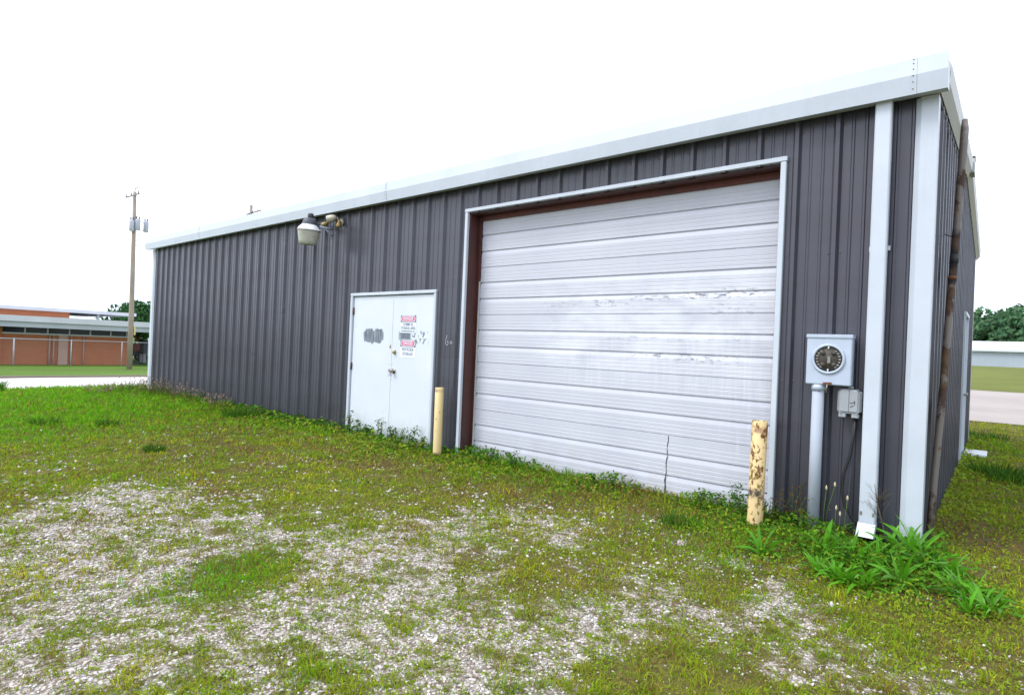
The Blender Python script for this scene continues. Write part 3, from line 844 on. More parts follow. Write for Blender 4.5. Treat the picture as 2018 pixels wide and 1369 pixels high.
# screw heads along the girt lines
m = MB()
for z in (0.55, 3.9, 7.32, 10.72):
    for r in ribs_f[2:52]:
        for du in (0.15, -0.15):
            x = r + du
            if x > -0.5 or x < -49.2 or rg.random() < 0.25: continue
            if any(o[0] - 0.1 < x < o[1] + 0.1 and z < o[2] + 0.1 for o in OPEN): continue
            m.lathe([(0.0, 0.03), (0.018, 0.026), (0.026, 0.0)], (x, 0, z + rg.uniform(-0.03, 0.03)), 6, RX)
for z in (3.9, 7.32, 9.6):
    for r in ribs_s[2:30]:
        y = r + 0.15
        if 17.2 < y < 20.8 and z < 7.2 or y > 27.5: continue
        m.lathe([(0.0, 0.03), (0.018, 0.026), (0.026, 0.0)], (-0.03, y, z + rg.uniform(-0.03, 0.03)), 6, Matrix.Rotation(math.pi / 2, 3, 'Y'))
tag(m.build('screw_row', M['screw'], bld), kind='stuff')
# chalky scribble beside the double door
m = MB()
for pts in ([(-16.60, 4.90), (-16.66, 4.70), (-16.66, 4.55), (-16.58, 4.47), (-16.50, 4.55), (-16.55, 4.66)], [(-16.44, 4.66), (-16.33, 4.52)], [(-16.33, 4.66), (-16.44, 4.52)], [(-16.30, 4.62), (-16.28, 4.50)]):
    m.tube([(x, -0.012, z) for x, z in pts], 0.014, 5)
m.build('paint_scribble', M['chalk'], bld)

# ------------------------------------------------------------------ things fixed to the building
def text_mesh(name, s, size, x, y, z, m_, parent, base, width=None):
    cu = bpy.data.curves.new(name, 'FONT')
    cu.body = s; cu.size = size * FT; cu.align_x = 'CENTER'; cu.align_y = 'CENTER'; cu.extrude = 0.0008; cu.resolution_u = 2
    cu.offset = 0.0006
    ob = bpy.data.objects.new(name, cu)
    COL.objects.link(ob)
    bpy.context.view_layer.update()
    me = bpy.data.meshes.new_from_object(ob.evaluated_get(bpy.context.evaluated_depsgraph_get()))
    bpy.data.objects.remove(ob)
    co = np.empty(len(me.vertices) * 3, np.float32); me.vertices.foreach_get('co', co); co = co.reshape(-1, 3)
    w = co[:, 0].max() - co[:, 0].min()
    if width: co[:, 0] *= width * FT / w
    out = np.stack([co[:, 0] + (x - base[0]) * FT, -co[:, 2] + (y - base[1]) * FT, co[:, 1] + (z - base[2]) * FT], 1)
    me.vertices.foreach_set('co', out.astype(np.float32).ravel()); me.update()
    me.materials.clear(); me.materials.append(m_)
    o = bpy.data.objects.new(name, me)
    COL.objects.link(o); o.parent = parent
    return o


def rrect(w, h, r, n=6):
    p = []
    for cx, cz, a0 in ((w - r, h - r, 0), (-w + r, h - r, 90), (-w + r, -h + r, 180), (w - r, -h + r, 270)):
        for k in range(n + 1):
            a = math.radians(a0 + 90 * k / n)
            p.append((cx + r * math.cos(a), cz + r * math.sin(a)))
    return p


def danger_sign(xc, ztop, h, lines, label):
    base = (xc, -0.034, ztop - h)
    s = thing('danger_sign', label, 'sign', base, 'danger signs on the double door')
    y = -0.034
    MB().prism([(xc + p, ztop - h / 2 + q) for p, q in rrect(0.535, h / 2, 0.03, 3)], y - 0.004, y, 'y').build('plate', M['sign_white'], s, base)
    zc = ztop - 0.165
    hd = MB().prism([(xc + p, zc + q) for p, q in rrect(0.52, 0.155, 0.02, 3)], y - 0.007, y - 0.0045, 'y').build('header', M['sign_black'], s, base)
    MB().prism([(xc + p, zc + q) for p, q in rrect(0.49, 0.135, 0.134)], y - 0.0095, y - 0.0072, 'y').build('oval_border', M['sign_white'], hd, base)
    MB().prism([(xc + p, zc + q) for p, q in rrect(0.455, 0.108, 0.107)], y - 0.012, y - 0.0098, 'y').build('oval', M['sign_red'], hd, base)
    text_mesh('lettering', 'DANGER', 0.20, xc, y - 0.014, zc, M['sign_white'], hd, base, 0.66)
    for txt, dz, size, w in lines:
        text_mesh('lettering', txt, size, xc, y - 0.007, ztop - dz, M['sign_print'], s, base, w)


danger_sign(-19.11, 5.76, 0.80, [('CHEMICAL', 0.42, 0.18, 0.70), ('STORAGE AREA', 0.59, 0.18, 1.0), ('AUTHORIZED PERSONNEL ONLY', 0.725, 0.075, 0.98)],
            'white danger sign on the right door leaf reading chemical storage area')
danger_sign(-19.07, 4.65, 0.80, [('PESTICIDE', 0.44, 0.19, 0.78), ('STORAGE', 0.64, 0.19, 0.70)],
            'white danger sign on the right door leaf reading pesticide storage')

# yard light on its arm
base = (-25.3, -1.45, 10.15)
yl = thing('yard_light', 'grey yard light with a frosted bowl on an arm under the gutter', 'wall lamp', base)
TL = Matrix.Rotation(math.radians(5), 3, 'Y')
c0 = (-25.3, -1.45, 9.90)
MB().lathe([(0.0, -0.70), (0.36, -0.70), (0.42, -0.66), (0.46, -0.5), (0.545, -0.02), (0.55, 0.0)], c0, 28, TL).build('lens', M['lens'], yl, base)
MB().lathe([(0.555, -0.03), (0.575, 0.0), (0.555, 0.03), (0.54, 0.03)], c0, 28, TL).build('rim', M['dull_steel'], yl, base)
MB().lathe([(0.55, 0.03), (0.50, 0.14), (0.37, 0.27), (0.355, 0.30)], c0, 28, TL).build('reflector', M['lamp_white'], yl, base)
m = MB().lathe([(0.365, 0.26), (0.34, 0.40), (0.29, 0.58), (0.24, 0.62), (0.0, 0.63)], c0, 24, TL)
m.build('housing', M['dark_metal'], yl, base)
MB().bbox(-25.46, -25.14, -1.25, -0.95, 10.02, 10.34, 0.03).build('arm_clamp', M['dark_metal'], yl, base)
MB().lathe([(0.14, 0.0), (0.15, 0.05), (0.15, 0.20), (0.11, 0.25), (0.0, 0.25)], (-25.24, -1.42, 10.50), 14).build('photocell', M['black'], yl, base)
m = MB().tube([(-25.3, -0.98, 10.2), (-25.3, -0.5, 10.2), (-25.3, -0.13, 10.2)], 0.055, 10)
m.build('arm', M['grey_metal'], yl, base)
MB().tube([(-25.3, -0.55, 10.17), (-25.3, -0.13, 9.85)], 0.03, 8).build('brace', M['grey_metal'], yl, base)
MB().bbox(-25.40, -25.20, -0.135, -0.105, 9.72, 10.42, 0.01).build('wall_plate', M['dark_metal'], yl, base)
# twin lampholder behind it
base = (-24.55, -0.11, 10.50)
fl = thing('floodlight', 'small beige twin floodlight fixture behind the yard light', 'floodlight', base)
MB().lathe([(0.0, 0.09), (0.16, 0.08), (0.19, 0.0)], base, 16, RX).build('wall_box', M['beige'], fl, base)
def aim(d): return Vector((0, 0, 1)).rotation_difference(Vector(d).normalized()).to_matrix()
MB().lathe([(0.0, -0.08), (0.10, -0.06), (0.12, 0.0), (0.17, 0.14), (0.215, 0.42), (0.20, 0.42), (0.15, 0.16), (0.0, 0.1)], (-24.72, -0.36, 10.74), 18, aim((-0.80, -0.35, -0.28))).build('shade', M['beige'], fl, base)
MB().lathe([(0.0, -0.05), (0.09, -0.03), (0.10, 0.16), (0.13, 0.2), (0.12, 0.30), (0.0, 0.31)], (-25.45, -0.35, 10.52), 12, aim((-0.7, -0.3, -0.35))).build('lamp_socket', M['brass'], fl, base)
MB().lathe([(0.0, -0.05), (0.09, -0.03), (0.10, 0.2), (0.14, 0.26), (0.0, 0.34)], (-24.46, -0.28, 10.48), 12, aim((0.25, -0.35, -0.8))).build('lamp_socket', M['brass'], fl, base)
MB().tube([(-24.6, -0.2, 10.55), (-24.65, -0.3, 10.72)], 0.04, 8).build('bracket', M['beige'], fl, base)
MB().tube([(-24.6, -0.2, 10.55), (-25.0, -0.34, 10.6), (-25.45, -0.35, 10.52)], 0.035, 8).build('bracket', M['rust'], fl, base)

# electric meter socket on its conduit
base = (-2.0, -0.02, 0.0)
mt = thing('meter_box', 'galvanised electric meter box with a round empty socket on a grey conduit', 'meter box', base)
bx = MB().bbox(-2.52, -1.47, -0.46, -0.11, 3.86, 5.13, 0.025).build('enclosure', M['grey_metal'], mt, base)
MB().bbox(-2.535, -1.455, -0.485, -0.10, 5.07, 5.165, 0.012).build('top_cover', M['grey_metal'], bx, base)
RYf = RX
MB().lathe([(0.335, 0.0), (0.40, 0.0), (0.385, 0.035), (0.345, 0.045), (0.325, 0.02), (0.325, 0.0)], (-2.0, -0.462, 4.53), 36, RYf).build('socket_ring', M['grey_metal'], bx, base)
MB().lathe([(0.0, 0.005), (0.33, 0.005), (0.33, 0.0)], (-2.0, -0.462, 4.53), 30, RYf).build('socket_back', M['socket_dark'], bx, base)
for dx, dz in ((-0.13, 0.15), (0.13, 0.15), (-0.13, -0.15), (0.13, -0.15)):
    MB().lathe([(0.0, 0.035), (0.05, 0.03), (0.065, 0.0)], (-2.0 + dx, -0.468, 4.53 + dz), 10, RYf).build('jaw', M['socket_dark'], bx, base)
MB().bbox(-2.02, -1.945, -0.50, -0.466, 4.42, 4.60, 0.008).build('terminal', M['dull_steel'], bx, base)
for s in (-1, 1):
    m = MB()
    for k in range(7):
        a = math.radians(-50 + 100 * k / 6)
        x = -2.0 + s * 0.265 * math.cos(a); z = 4.53 + 0.265 * math.sin(a)
        m.box(x - 0.025, x + 0.025, -0.482, -0.467, z - 0.018, z + 0.018)
    tag(m.build('contact_comb', M['dull_steel'], bx, base), kind='stuff')
for dz in (0.27, -0.31):
    MB().box(-2.015, -1.985, -0.49, -0.467, 4.53 + dz, 4.53 + dz + 0.055).build('guide_tab', M['sign_white'], bx, base)
m = MB(); m.box(-2.10, -1.90, -0.485, -0.463, 3.87, 3.93); m.build('hasp', M['rust'], bx, base)
MB().tube([(-2.0, -0.47, 3.88), (-2.01, -0.48, 3.80), (-2.02, -0.48, 3.66)], 0.018, 6).build('wire_seal', M['dull_steel'], bx, base)
MB().tube([(-2.24, -0.29, -0.2), (-2.24, -0.29, 3.76)], 0.145, 18).build('conduit', M['conduit'], mt, base)
MB().tube([(-2.24, -0.29, 3.70), (-2.24, -0.29, 3.86)], 0.168, 18).build('conduit_hub', M['grey_metal'], mt, base)
# small grey cable box
base = (-1.51, -0.02, 3.07)
nb = thing('cable_box', 'small grey plastic cable box beside the downspout', 'utility box', base)
MB().bbox(-1.79, -1.24, -0.30, -0.11, 3.19, 3.74, 0.04).build('back_plate', M['grey_box'], nb, base)
lid = MB().bbox(-1.755, -1.275, -0.375, -0.303, 3.17, 3.79, 0.05).build('lid', M['grey_box'], nb, base)
MB().box(-1.515, -1.505, -0.379, -0.373, 3.2, 3.78).build('ridge_line', M['dark_metal'], lid, base)
for x0 in (-1.74, -1.45):
    MB().bbox(x0, x0 + 0.165, -0.35, -0.16, 3.06, 3.165, 0.015).build('cable_port', M['grey_box'], nb, base)
MB().bbox(-1.56, -1.44, -0.25, -0.15, 3.795, 3.86, 0.01).build('mounting_ear', M['grey_box'], nb, base)
m = MB()
for pts in ([(-1.49, 3.44), (-1.42, 3.44), (-1.38, 3.50), (-1.38, 3.40)], [(-1.47, 3.34), (-1.40, 3.38)]):
    m.tube([(x, -0.378, z) for x, z in pts], 0.008, 5)
m.build('scribble', M['black'], lid, base)
m = MB().tube([(-1.38, -0.22, 3.10), (-1.39, -0.22, 2.6), (-1.46, -0.24, 2.1), (-1.58, -0.26, 1.6), (-1.60, -0.27, 1.2), (-1.52, -0.28, 0.8), (-1.32, -0.27, 0.5), (-1.05, -0.2, 0.25), (-0.75, -0.3, -0.1)], 0.035, 8)
tag(m.build('cable', M['black'], None, (-1.38, -0.22, -0.05)), 'black cable hanging from the small grey box down to the weeds', 'cable')
tag(MB().tube([(-1.42, -0.18, 3.10), (-1.43, -0.18, 2.2), (-1.44, -0.2, 1.5), (-1.47, -0.2, 0.9), (-1.40, -0.2, 0.5)], 0.016, 6).build('cable', M['dark_metal'], None, (-1.42, -0.18, -0.05)),
    'thin dark wire straight down behind the looping black cable', 'cable')
# rusty mast beside the gable
rp = [(0.19, 0.45, -0.3), (0.225, 0.85, 1.5), (0.30, 1.6, 4.1), (0.335, 2.1, 6.2), (0.37, 2.4, 7.4), (0.41, 2.8, 9.2), (0.45, 3.2, 11.1), (0.44, 3.28, 11.4)]
ms = thing('rusty_pipe', 'tall rusty pipe leaning beside the right corner of the building', 'pipe', (0.19, 0.45, 0))
MB().tube(rp, [0.080, 0.082, 0.086, 0.090, 0.093, 0.094, 0.098, 0.07], 14).build('shaft', M['pipe'], ms, (0.19, 0.45, 0))
MB().tube([(0.366, 2.36, 7.25), (0.374, 2.42, 7.48)], 0.103, 14).build('tape_wrap', M['rubber'], ms, (0.19, 0.45, 0))
MB().tube([(0.351, 2.245, 6.78), (0.354, 2.27, 6.88)], 0.101, 14).build('clamp', M['rust'], ms, (0.19, 0.45, 0))
MB().tube([(0.40, 2.6, 8.05), (0.30, 2.5, 8.0), (0.10, 3.2, 8.2)], 0.014, 5).build('loose_wire', M['black'], ms, (0.19, 0.45, 0))

# bollards
def bollard(x, y, r, h, m_, label, tilt):
    z0 = -0.12
    o = thing('bollard', label, 'bollard', (x, y, z0), 'steel bollards by the overhead door')
    MB().lathe([(r, -0.3), (r, h + 0.12 - 0.01), (r - 0.012, h + 0.12), (r - 0.035, h + 0.12), (r - 0.04, h + 0.08)], (0, 0, 0), 28).build('post', m_, o, (0, 0, 0))
    MB().lathe([(r - 0.036, h + 0.085), (0.0, h + 0.07)], (0, 0, 0), 24).build('fill', M['rust'], o)
    o.rotation_euler = tilt
    return o


bollard(-16.33, -0.55, 0.18, 2.72, M['bollard_a'], 'faded yellow bollard by the double door with mostly intact paint', (0.0, math.radians(-0.4), 0))
bollard(-3.52, -0.92, 0.20, 2.80, M['bollard_b'], 'peeling yellow bollard by the meter box with rust and a black band', (0.0, math.radians(0.6), 0))

# slab of board lying on the grass behind
m = MB(); m.bbox(0.15, 1.05, 20.2, 22.3, 0.04, 0.16, 0.01)
tag(m.build('white_board', M['white_board'], None, (0.6, 21.2, 0.0)), 'flat white board lying on the grass near the side door', 'board')
# ------------------------------------------------------------------ far left: brick school, fence, poles
def gl(x, y): return float(land(x, y))


sb = (-150, 5, -2.95)
sch = thing('brick_building', 'low orange brick building with a pale flat roof edge across the road', 'building', sb)
MB().box(-190, -150, -60, 29.2, -3.6, 3.20).build('wall', M['brick'], sch, sb)
MB().box(-190.0, -150.5, -60, 29.0, 3.203, 4.8).build('window_band_wall', M['grey_paint'], sch, sb)
MB().box(-150.3, -149.82, -60, 29.3, 3.203, 3.50).build('sill', M['roof_light'], sch, sb)
ys = [7.4, 10.9, 14.6, 18.3, 22.0, 25.8, 28.9]
ys = [7.4 - 4.2 * k for k in range(6, 0, -1)] + ys
for a, b in zip(ys[:-1], ys[1:]):
    if abs(b - 7.4) < 0.01: continue
    w = MB(); w.box(-150.35, -150.15, b - 0.13, b + 0.13, 3.503, 4.6); w = w.build('window_mullion', M['roof_light'], sch, sb)
    MB().box(-150.42, -150.38, a + 0.13, b - 0.13, 3.50, 4.62).build('window_pane', M['glass'], w, sb)
MB().box(-150.6, -149.6, 5.6, 7.3, -3.6, 4.6).build('pilaster', M['brick'], sch, sb)
MB().box(-150.2, -149.7, 16.4, 18.0, -3.6, 3.19).build('pilaster', M['pale_brick'], sch, sb)
for y in (14.9, 15.6, 18.6, 20.8): MB().tube([(-149.8, y, -3.4), (-149.8, y, 3.2)], 0.14, 8).build('drain_pipe', M['pale_brick'], sch, sb)
MB().box(-195, -145.4, -64, 52, 4.62, 5.70).build('roof_soffit_fascia', M['roof_grey'], sch, sb)
MB().box(-195, -145.0, -64.4, 52.4, 5.703, 6.85).build('roof_fascia', M['roof_light'], sch, sb)
MB().box(-188, -152, -58, 18.6, 6.853, 8.15).build('upper_wall', M['brick'], sch, sb)
MB().box(-189, -151.3, -59, 31.0, 8.153, 8.85).build('upper_roof', M['roof_light'], sch, sb)
for y in (24.0, 30.0): MB().box(-153, -152.6, y - 0.2, y + 0.2, 6.853, 8.15).build('roof_post', M['roof_light'], sch, sb)
for y in (33.5, 43.0, 51.0):
    MB().box(-147.2, -146.8, y - 0.2, y + 0.2, -3.6, 4.62).build('canopy_post', M['roof_light'], sch, sb)
# chain-link fence
fx0 = -143.0
z0 = gl(fx0, 15)
fb = (fx0, 15, z0)
fe = thing('chain_link_fence', 'galvanised chain link fence in front of the orange brick building', 'fence', fb)
for y in (-28, -19, -10, -1, 8.0, 17.0, 25.9, 31.0):
    MB().tube([(fx0, y, z0 - 0.3), (fx0, y, z0 + (6.2 if y == 31.0 else 5.25))], 0.13 if y in (8.0, 31.0) else 0.10, 8).build('post', M['fence'], fe, fb)
MB().tube([(fx0, -40, z0 + 5.15), (fx0, 31, z0 + 5.15)], 0.075, 8).build('top_rail', M['fence'], fe, fb)
m = MB()
yy = -40.0
while yy < 31:
    for s in (1, -1):
        ya, yb = (yy, yy + 5.0) if s > 0 else (yy + 5.0, yy)
        m.add([(fx0 + 0.01 * s, ya - 0.003, z0 + 0.1), (fx0 + 0.01 * s, ya + 0.003, z0 + 0.1), (fx0 + 0.01 * s, yb + 0.003, z0 + 5.1), (fx0 + 0.01 * s, yb - 0.003, z0 + 5.1)], [(0, 1, 2, 3)])
    yy += 0.25
tag(m.build('mesh_wire', M['fence'], fe, fb), kind='stuff')
# utility pole with three transformers
px, py = -122.0, 20.95
pz = gl(px, py)
pb = (px, py, pz)
up = thing('utility_pole', 'tall wooden utility pole with grey transformers standing on the far verge', 'utility pole', pb)
MB().tube([(px, py, pz - 1), (px, py - 0.05, 8), (px, py - 0.2, 20), (px, py - 0.35, 30.3)], [0.46, 0.42, 0.35, 0.28], 14).build('shaft', M['wood'], up, pb)
MB().box(px - 0.3, px + 0.3, py + 0.40, py + 0.66, 4.0, 5.6).build('marker_plate', M['bollard_a'], up, pb)
def can(x, y, z):
    m = MB().lathe([(0.0, -1.0), (0.40, -1.0), (0.43, -0.95), (0.43, 0.80), (0.38, 0.93), (0.2, 1.08), (0.0, 1.1)], (x, y, z), 14)
    o = m.build('transformer', M['pole_grey'], up, pb)
    for dy in (-0.2, 0.22):
        MB().lathe([(0.10, 0.0), (0.13, 0.1), (0.09, 0.2), (0.13, 0.3), (0.05, 0.55), (0.0, 0.56)], (x, y + dy, z + 1.0), 8).build('bushing', M['dark_metal'], o, pb)
    return o
can(px + 0.5, py - 0.75, 24.0)
can(px + 0.75, py + 0.1, 24.3)
can(px - 0.1, py + 1.75, 24.3)
MB().tube([(px, py - 0.3, 25.0), (px - 0.05, py + 1.4, 25.0)], 0.07, 6).build('bracket', M['pole_grey'], up, pb)
MB().tube([(px, py - 0.3, 23.5), (px - 0.05, py + 1.4, 23.5)], 0.07, 6).build('bracket', M['pole_grey'], up, pb)
ca = MB().tube([(px + 0.3, py - 1.9, 28.9), (px + 0.3, py + 0.35, 30.15)], 0.12, 8).build('crossarm', M['wood'], up, pb)
for q in (0.05, 0.42, 0.9):
    MB().lathe([(0.05, 0.0), (0.11, 0.15), (0.07, 0.25), (0.12, 0.4), (0.0, 0.5)], (px + 0.3, py - 1.9 + 2.25 * q, 28.95 + 1.25 * q), 8).build('insulator', M['dark_metal'], ca, pb)
MB().tube([(px, py - 0.35, 30.2), (px, py - 0.30, 31.0), (px, py + 0.1, 31.2)], 0.07, 6).build('top_pin', M['dark_metal'], up, pb)
for z in (22.4, 21.4, 20.6):
    MB().tube([(px, py + 0.2, z), (px + 0.1, py + 0.85, z + 0.35)], 0.05, 5).build('step_bolt', M['dark_metal'], up, pb)
# pole behind the roof line
qx, qy = -146.9, 54.4
qz = gl(qx, qy)
qb = (qx, qy, qz)
p2 = thing('utility_pole', 'dark pole top with one slanting crossarm showing above the gutter', 'utility pole', qb)
MB().tube([(qx, qy, qz - 1), (qx, qy, 20), (qx, qy, 38.2)], [0.62, 0.5, 0.38], 12).build('shaft', M['wood'], p2, qb)
c2 = MB().tube([(qx - 0.5, qy - 0.9, 35.7), (qx + 2.1, qy + 1.8, 37.1)], 0.14, 6).build('crossarm', M['bark'], p2, qb)
for q in (0.42, 0.72):
    MB().lathe([(0.06, 0.0), (0.12, 0.2), (0.0, 0.55)], (qx - 0.5 + 2.6 * q, qy - 0.9 + 2.7 * q, 35.75 + 1.4 * q), 8).build('insulator', M['dark_metal'], c2, qb)
# red tractor and grey bin half hidden behind the pole
tb = (-172, 38.2, gl(-172, 38.2))
tz = tb[2]
tk = thing('red_tractor', 'red tractor partly hidden behind the utility pole', 'tractor', tb)
MB().bbox(-173.0, -171.0, 36.1, 39.8, tz + 2.6, tz + 4.6, 0.25).build('hood', M['tractor_red'], tk, tb)
MB().bbox(-172.9, -171.1, 33.9, 36.0, tz + 2.2, tz + 4.0, 0.2).build('rear_body', M['tractor_red'], tk, tb)
MB().bbox(-172.7, -171.3, 35.9, 39.5, tz + 1.5, tz + 2.58, 0.1).build('chassis', M['black'], tk, tb)
MB().tube([(-172, 38.3, tz + 4.5), (-172, 38.3, tz + 6.8)], 0.12, 8).build('exhaust', M['tractor_red'], tk, tb)
MB().bbox(-172.6, -171.4, 34.1, 35.3, tz + 4.0, tz + 5.2, 0.1).build('seat', M['black'], tk, tb)
def wheel(x, y, r, w):
    RYy = Matrix.Rotation(math.pi / 2, 3, 'Y')
    o = MB().lathe([(r * 0.62, -w), (r * 0.92, -w), (r, -w * 0.6), (r, w * 0.6), (r * 0.92, w), (r * 0.62, w), (r * 0.62, -w)], (x, y, tz + r), 20, RYy).build('tyre', M['rubber'], tk, tb)
    MB().lathe([(0.0, w * 0.4), (r * 0.3, w * 0.5), (r * 0.6, w * 0.8), (r * 0.63, w * 0.2), (0.0, w * 0.1)], (x, y, tz + r), 16, RYy).build('rim', M['tan_rim'], o, tb)
wheel(-170.7, 39.0, 1.15, 0.35); wheel(-173.3, 39.0, 1.15, 0.35); wheel(-170.6, 34.7, 2.2, 0.6); wheel(-173.4, 34.7, 2.2, 0.6)
gb_ = (-164, 38.7, gl(-164, 38.7))
gzz = gb_[2]
bn = thing('storage_bin', 'dark grey metal bin on legs at the right end of the fence', 'bin', gb_)
MB().bbox(-165.5, -162.5, 36.4, 39.4, gzz + 2.2, gzz + 5.4, 0.1).build('body', M['grey_paint'], bn, gb_)
MB().bbox(-165.7, -162.3, 36.2, 39.6, gzz + 5.41, gzz + 5.7, 0.06).build('lid', M['grey_paint'], bn, gb_)
for x in (-165.2, -162.8):
    for y in (36.8, 39.0):
        MB().box(x - 0.25, x + 0.25, y - 0.3, y + 0.3, gzz - 0.2, gzz + 2.2).build('leg', M['fence'], bn, gb_)
# ------------------------------------------------------------------ far right: long low shed
ws = (10, 405, float(land(10, 402)))
sh = thing('long_shed', 'long low pale blue grey shed with a white roof beyond the gravel yard', 'shed', ws)
z6 = 6.2
MB().box(-60, 120, 402, 440, z6 - 2, 14.6).build('wall', M['blue_wall'], sh, ws)
MB().prism([(400.5, 14.3), (400.5, 14.9), (421, 20.4), (441.5, 14.9), (441.5, 14.3)], -62, 122).build('roof', M['white_roof'], sh, ws)
MB().box(-62, 122, 400.3, 400.49, 14.1, 15.0).build('eave_trim', M['trim'], sh, ws)
m = MB()
for i in range(60): m.box(-59 + 3 * i, -58.85 + 3 * i, 401.93, 401.99, z6 - 2, 14.3)
tag(m.build('panel_rib', M['blue_wall'], sh, ws), kind='stuff')

# ------------------------------------------------------------------ trees
def crown_mesh(seed, h, rx, col0, n=2600, leaf=0.55):
    """leaf sprays gathered in clumps through the crown (metres, base at 0)"""
    r = np.random.default_rng(seed)
    k = 46
    d = r.normal(size=(k, 3)); d /= np.linalg.norm(d, axis=1)[:, None]
    rad = r.uniform(0.45, 0.95, k)[:, None]
    cc = d * rad * np.array([rx, rx, h * 0.36]) + np.array([0, 0, h * 0.62])
    cs = r.uniform(0.20, 0.36, k) * rx
    ci = r.integers(0, k, n)
    off = r.normal(size=(n, 3)); off /= np.linalg.norm(off, axis=1)[:, None]
    P = cc[ci] + off * (cs[ci] * r.uniform(0.55, 1.0, n) ** 0.5)[:, None] * np.array([1, 1, 0.8])
    nr = off + r.normal(size=(n, 3)) * 0.55; nr /= np.linalg.norm(nr, axis=1)[:, None]
    a = np.cross(nr, r.normal(size=(n, 3))); a /= np.linalg.norm(a, axis=1)[:, None]
    b = np.cross(nr, a)
    s = r.uniform(0.5, 1.2, n)[:, None] * leaf
    V = np.stack([P - a * s, P + b * s * 0.55, P + a * s, P - b * s * 0.55], 1).reshape(-1, 3)
    tint = (0.75 + 0.5 * r.random(k))[ci] * (0.85 + 0.3 * r.random(n))
    c = np.array(col0)[None] * tint[:, None]
    c[:, 0] *= 0.85 + 0.4 * r.random(n)
    return V, np.repeat(c, 4, 0)


def tree(seed, x, y, h, rx, label, col0, group=None, n=2600, leaf=0.55):
    z = float(land(x, y))
    o = thing('tree', label, 'tree', (x, y, z), group)
    V, c = crown_mesh(seed, h, rx, col0, n, leaf)
    q = np_mesh('crown', V, np.arange(len(V)), np.arange(len(V) // 4) * 4, M['foliage'], c)
    q.parent = o
    r = random.Random(seed)
    m = MB(); hf = h / FT
    m.tube([(0, 0, -0.5), (0.2, 0, hf * 0.25), (0.1, 0.3, hf * 0.6)], [hf * 0.03, hf * 0.022, hf * 0.01], 8)
    m.build('trunk', M['bark'], o)
    for k in range(4):
        a = r.uniform(0, 6.28); l = rx / FT * 0.7
        MB().tube([(0.15, 0.1, hf * (0.25 + 0.06 * k)), (math.cos(a) * l * 0.5, math.sin(a) * l * 0.5, hf * (0.45 + 0.06 * k)), (math.cos(a) * l, math.sin(a) * l, hf * (0.58 + 0.06 * k))], [hf * 0.014, hf * 0.009, hf * 0.004], 6).build('limb', M['bark'], o)
    return o


G1 = (0.032, 0.100, 0.030)
tree(1, -336, 93.0, 7.9, 3.6, 'round green tree behind the brick building', G1, None, 3800, 0.34)
tree(2, -352, 103.5, 7.0, 3.4, 'smaller dark tree right of the round tree behind the brick building', G1, None, 2600, 0.36)
tree(3, -262, 66.0, 5.2, 3.6, 'dark bushy tree under the canopy edge behind the red tractor', G1, None, 2600, 0.30)
G2 = (0.075, 0.165, 0.075)
spots = [(-24, 486, 11.6, 6.6), (-6, 500, 12.2, 6.4), (9, 474, 11.2, 5.6), (16, 512, 13.0, 6.8), (27, 486, 12.0, 6.2), (40, 500, 12.6, 6.5), (54, 488, 12.0, 6.3)]
tl = ['lower left of the trees in the row behind the white roofed shed', 'second tree from the left in the row behind the white roofed shed', 'broad bushy tree at the middle of the row behind the shed',
      'tall tree at the right in the row behind the shed', 'tree at the far right edge behind the white roofed shed', 'tree beyond the right edge behind the shed', 'last tree of the row behind the shed']
for i, (x, y, h, rx) in enumerate(spots[:5]):
    tree(20 + i, x, y, h, rx, tl[i], G2, 'trees in a row behind the long shed', 3400, 0.62)

# ------------------------------------------------------------------ ground cover (grass, pebbles): nobody could count it
CX, CY = CAM_FT[0], CAM_FT[1]


def scatter(n, rmin, rmax, power, seed, a0=-76, a1=74):
    """spots thinning out with distance from the yard's front edge, feet"""
    r = np.random.default_rng(seed)
    u = r.random(n)
    p = 1 - power + 1
    d = (rmin ** p + u * (rmax ** p - rmin ** p)) ** (1 / p)
    a = np.radians(r.uniform(a0, a1, n)) + 0.6936
    return CX - np.sin(a) * d, CY + np.cos(a) * d, d


def keep_out(x, y):
    """outside the building footprint and off the roads"""
    return ~((x > -50.1) & (x < 0.12) & (y > -0.02) & (y < W + 0.1) & ~((x > -15.4) & (x < -3.5) & (y < 0.5))) & (x > -59.6) & (y < 43.3)


def blades(name, x, y, h, w, lean, col, seed, mat_):
    r = np.random.default_rng(seed)
    n = len(x)
    z = land(x, y) - 0.01
    az = r.uniform(0, 2 * np.pi, n); fa = r.uniform(0, 2 * np.pi, n)
    dx, dy = np.cos(az) * lean * h, np.sin(az) * lean * h
    wx, wy = np.cos(fa) * w / 2, np.sin(fa) * w / 2
    B = np.stack([x, y, z], 1)
    m1 = B + np.stack([dx * 0.35, dy * 0.35, h * 0.58], 1)
    tp = B + np.stack([dx, dy, h * np.sqrt(np.clip(1 - 0.55 * lean ** 2, 0.1, 1))], 1)
    wv = np.stack([wx, wy, 0 * wx], 1)
    V = np.stack([B - wv * 0.8, B + wv * 0.8, m1 - wv, m1 + wv, tp], 1).reshape(-1, 3)
    b = np.arange(n)[:, None] * 5
    lo = (b + np.array([0, 1, 3, 2, 2, 3, 4])[None]).ravel()
    st = (np.arange(n)[:, None] * 7 + np.array([0, 4])[None]).ravel()
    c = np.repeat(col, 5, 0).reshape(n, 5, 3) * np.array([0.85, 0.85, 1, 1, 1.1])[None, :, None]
    return np_mesh(name, V * FT, lo, st, mat_, c.reshape(-1, 3))


def pal(n, r, base, spread, ch=0.25):
    return np.array(base)[None] * (1 + spread * (r.random((n, 1)) - 0.5)) * (1 + ch * (r.random((n, 3)) - 0.5))


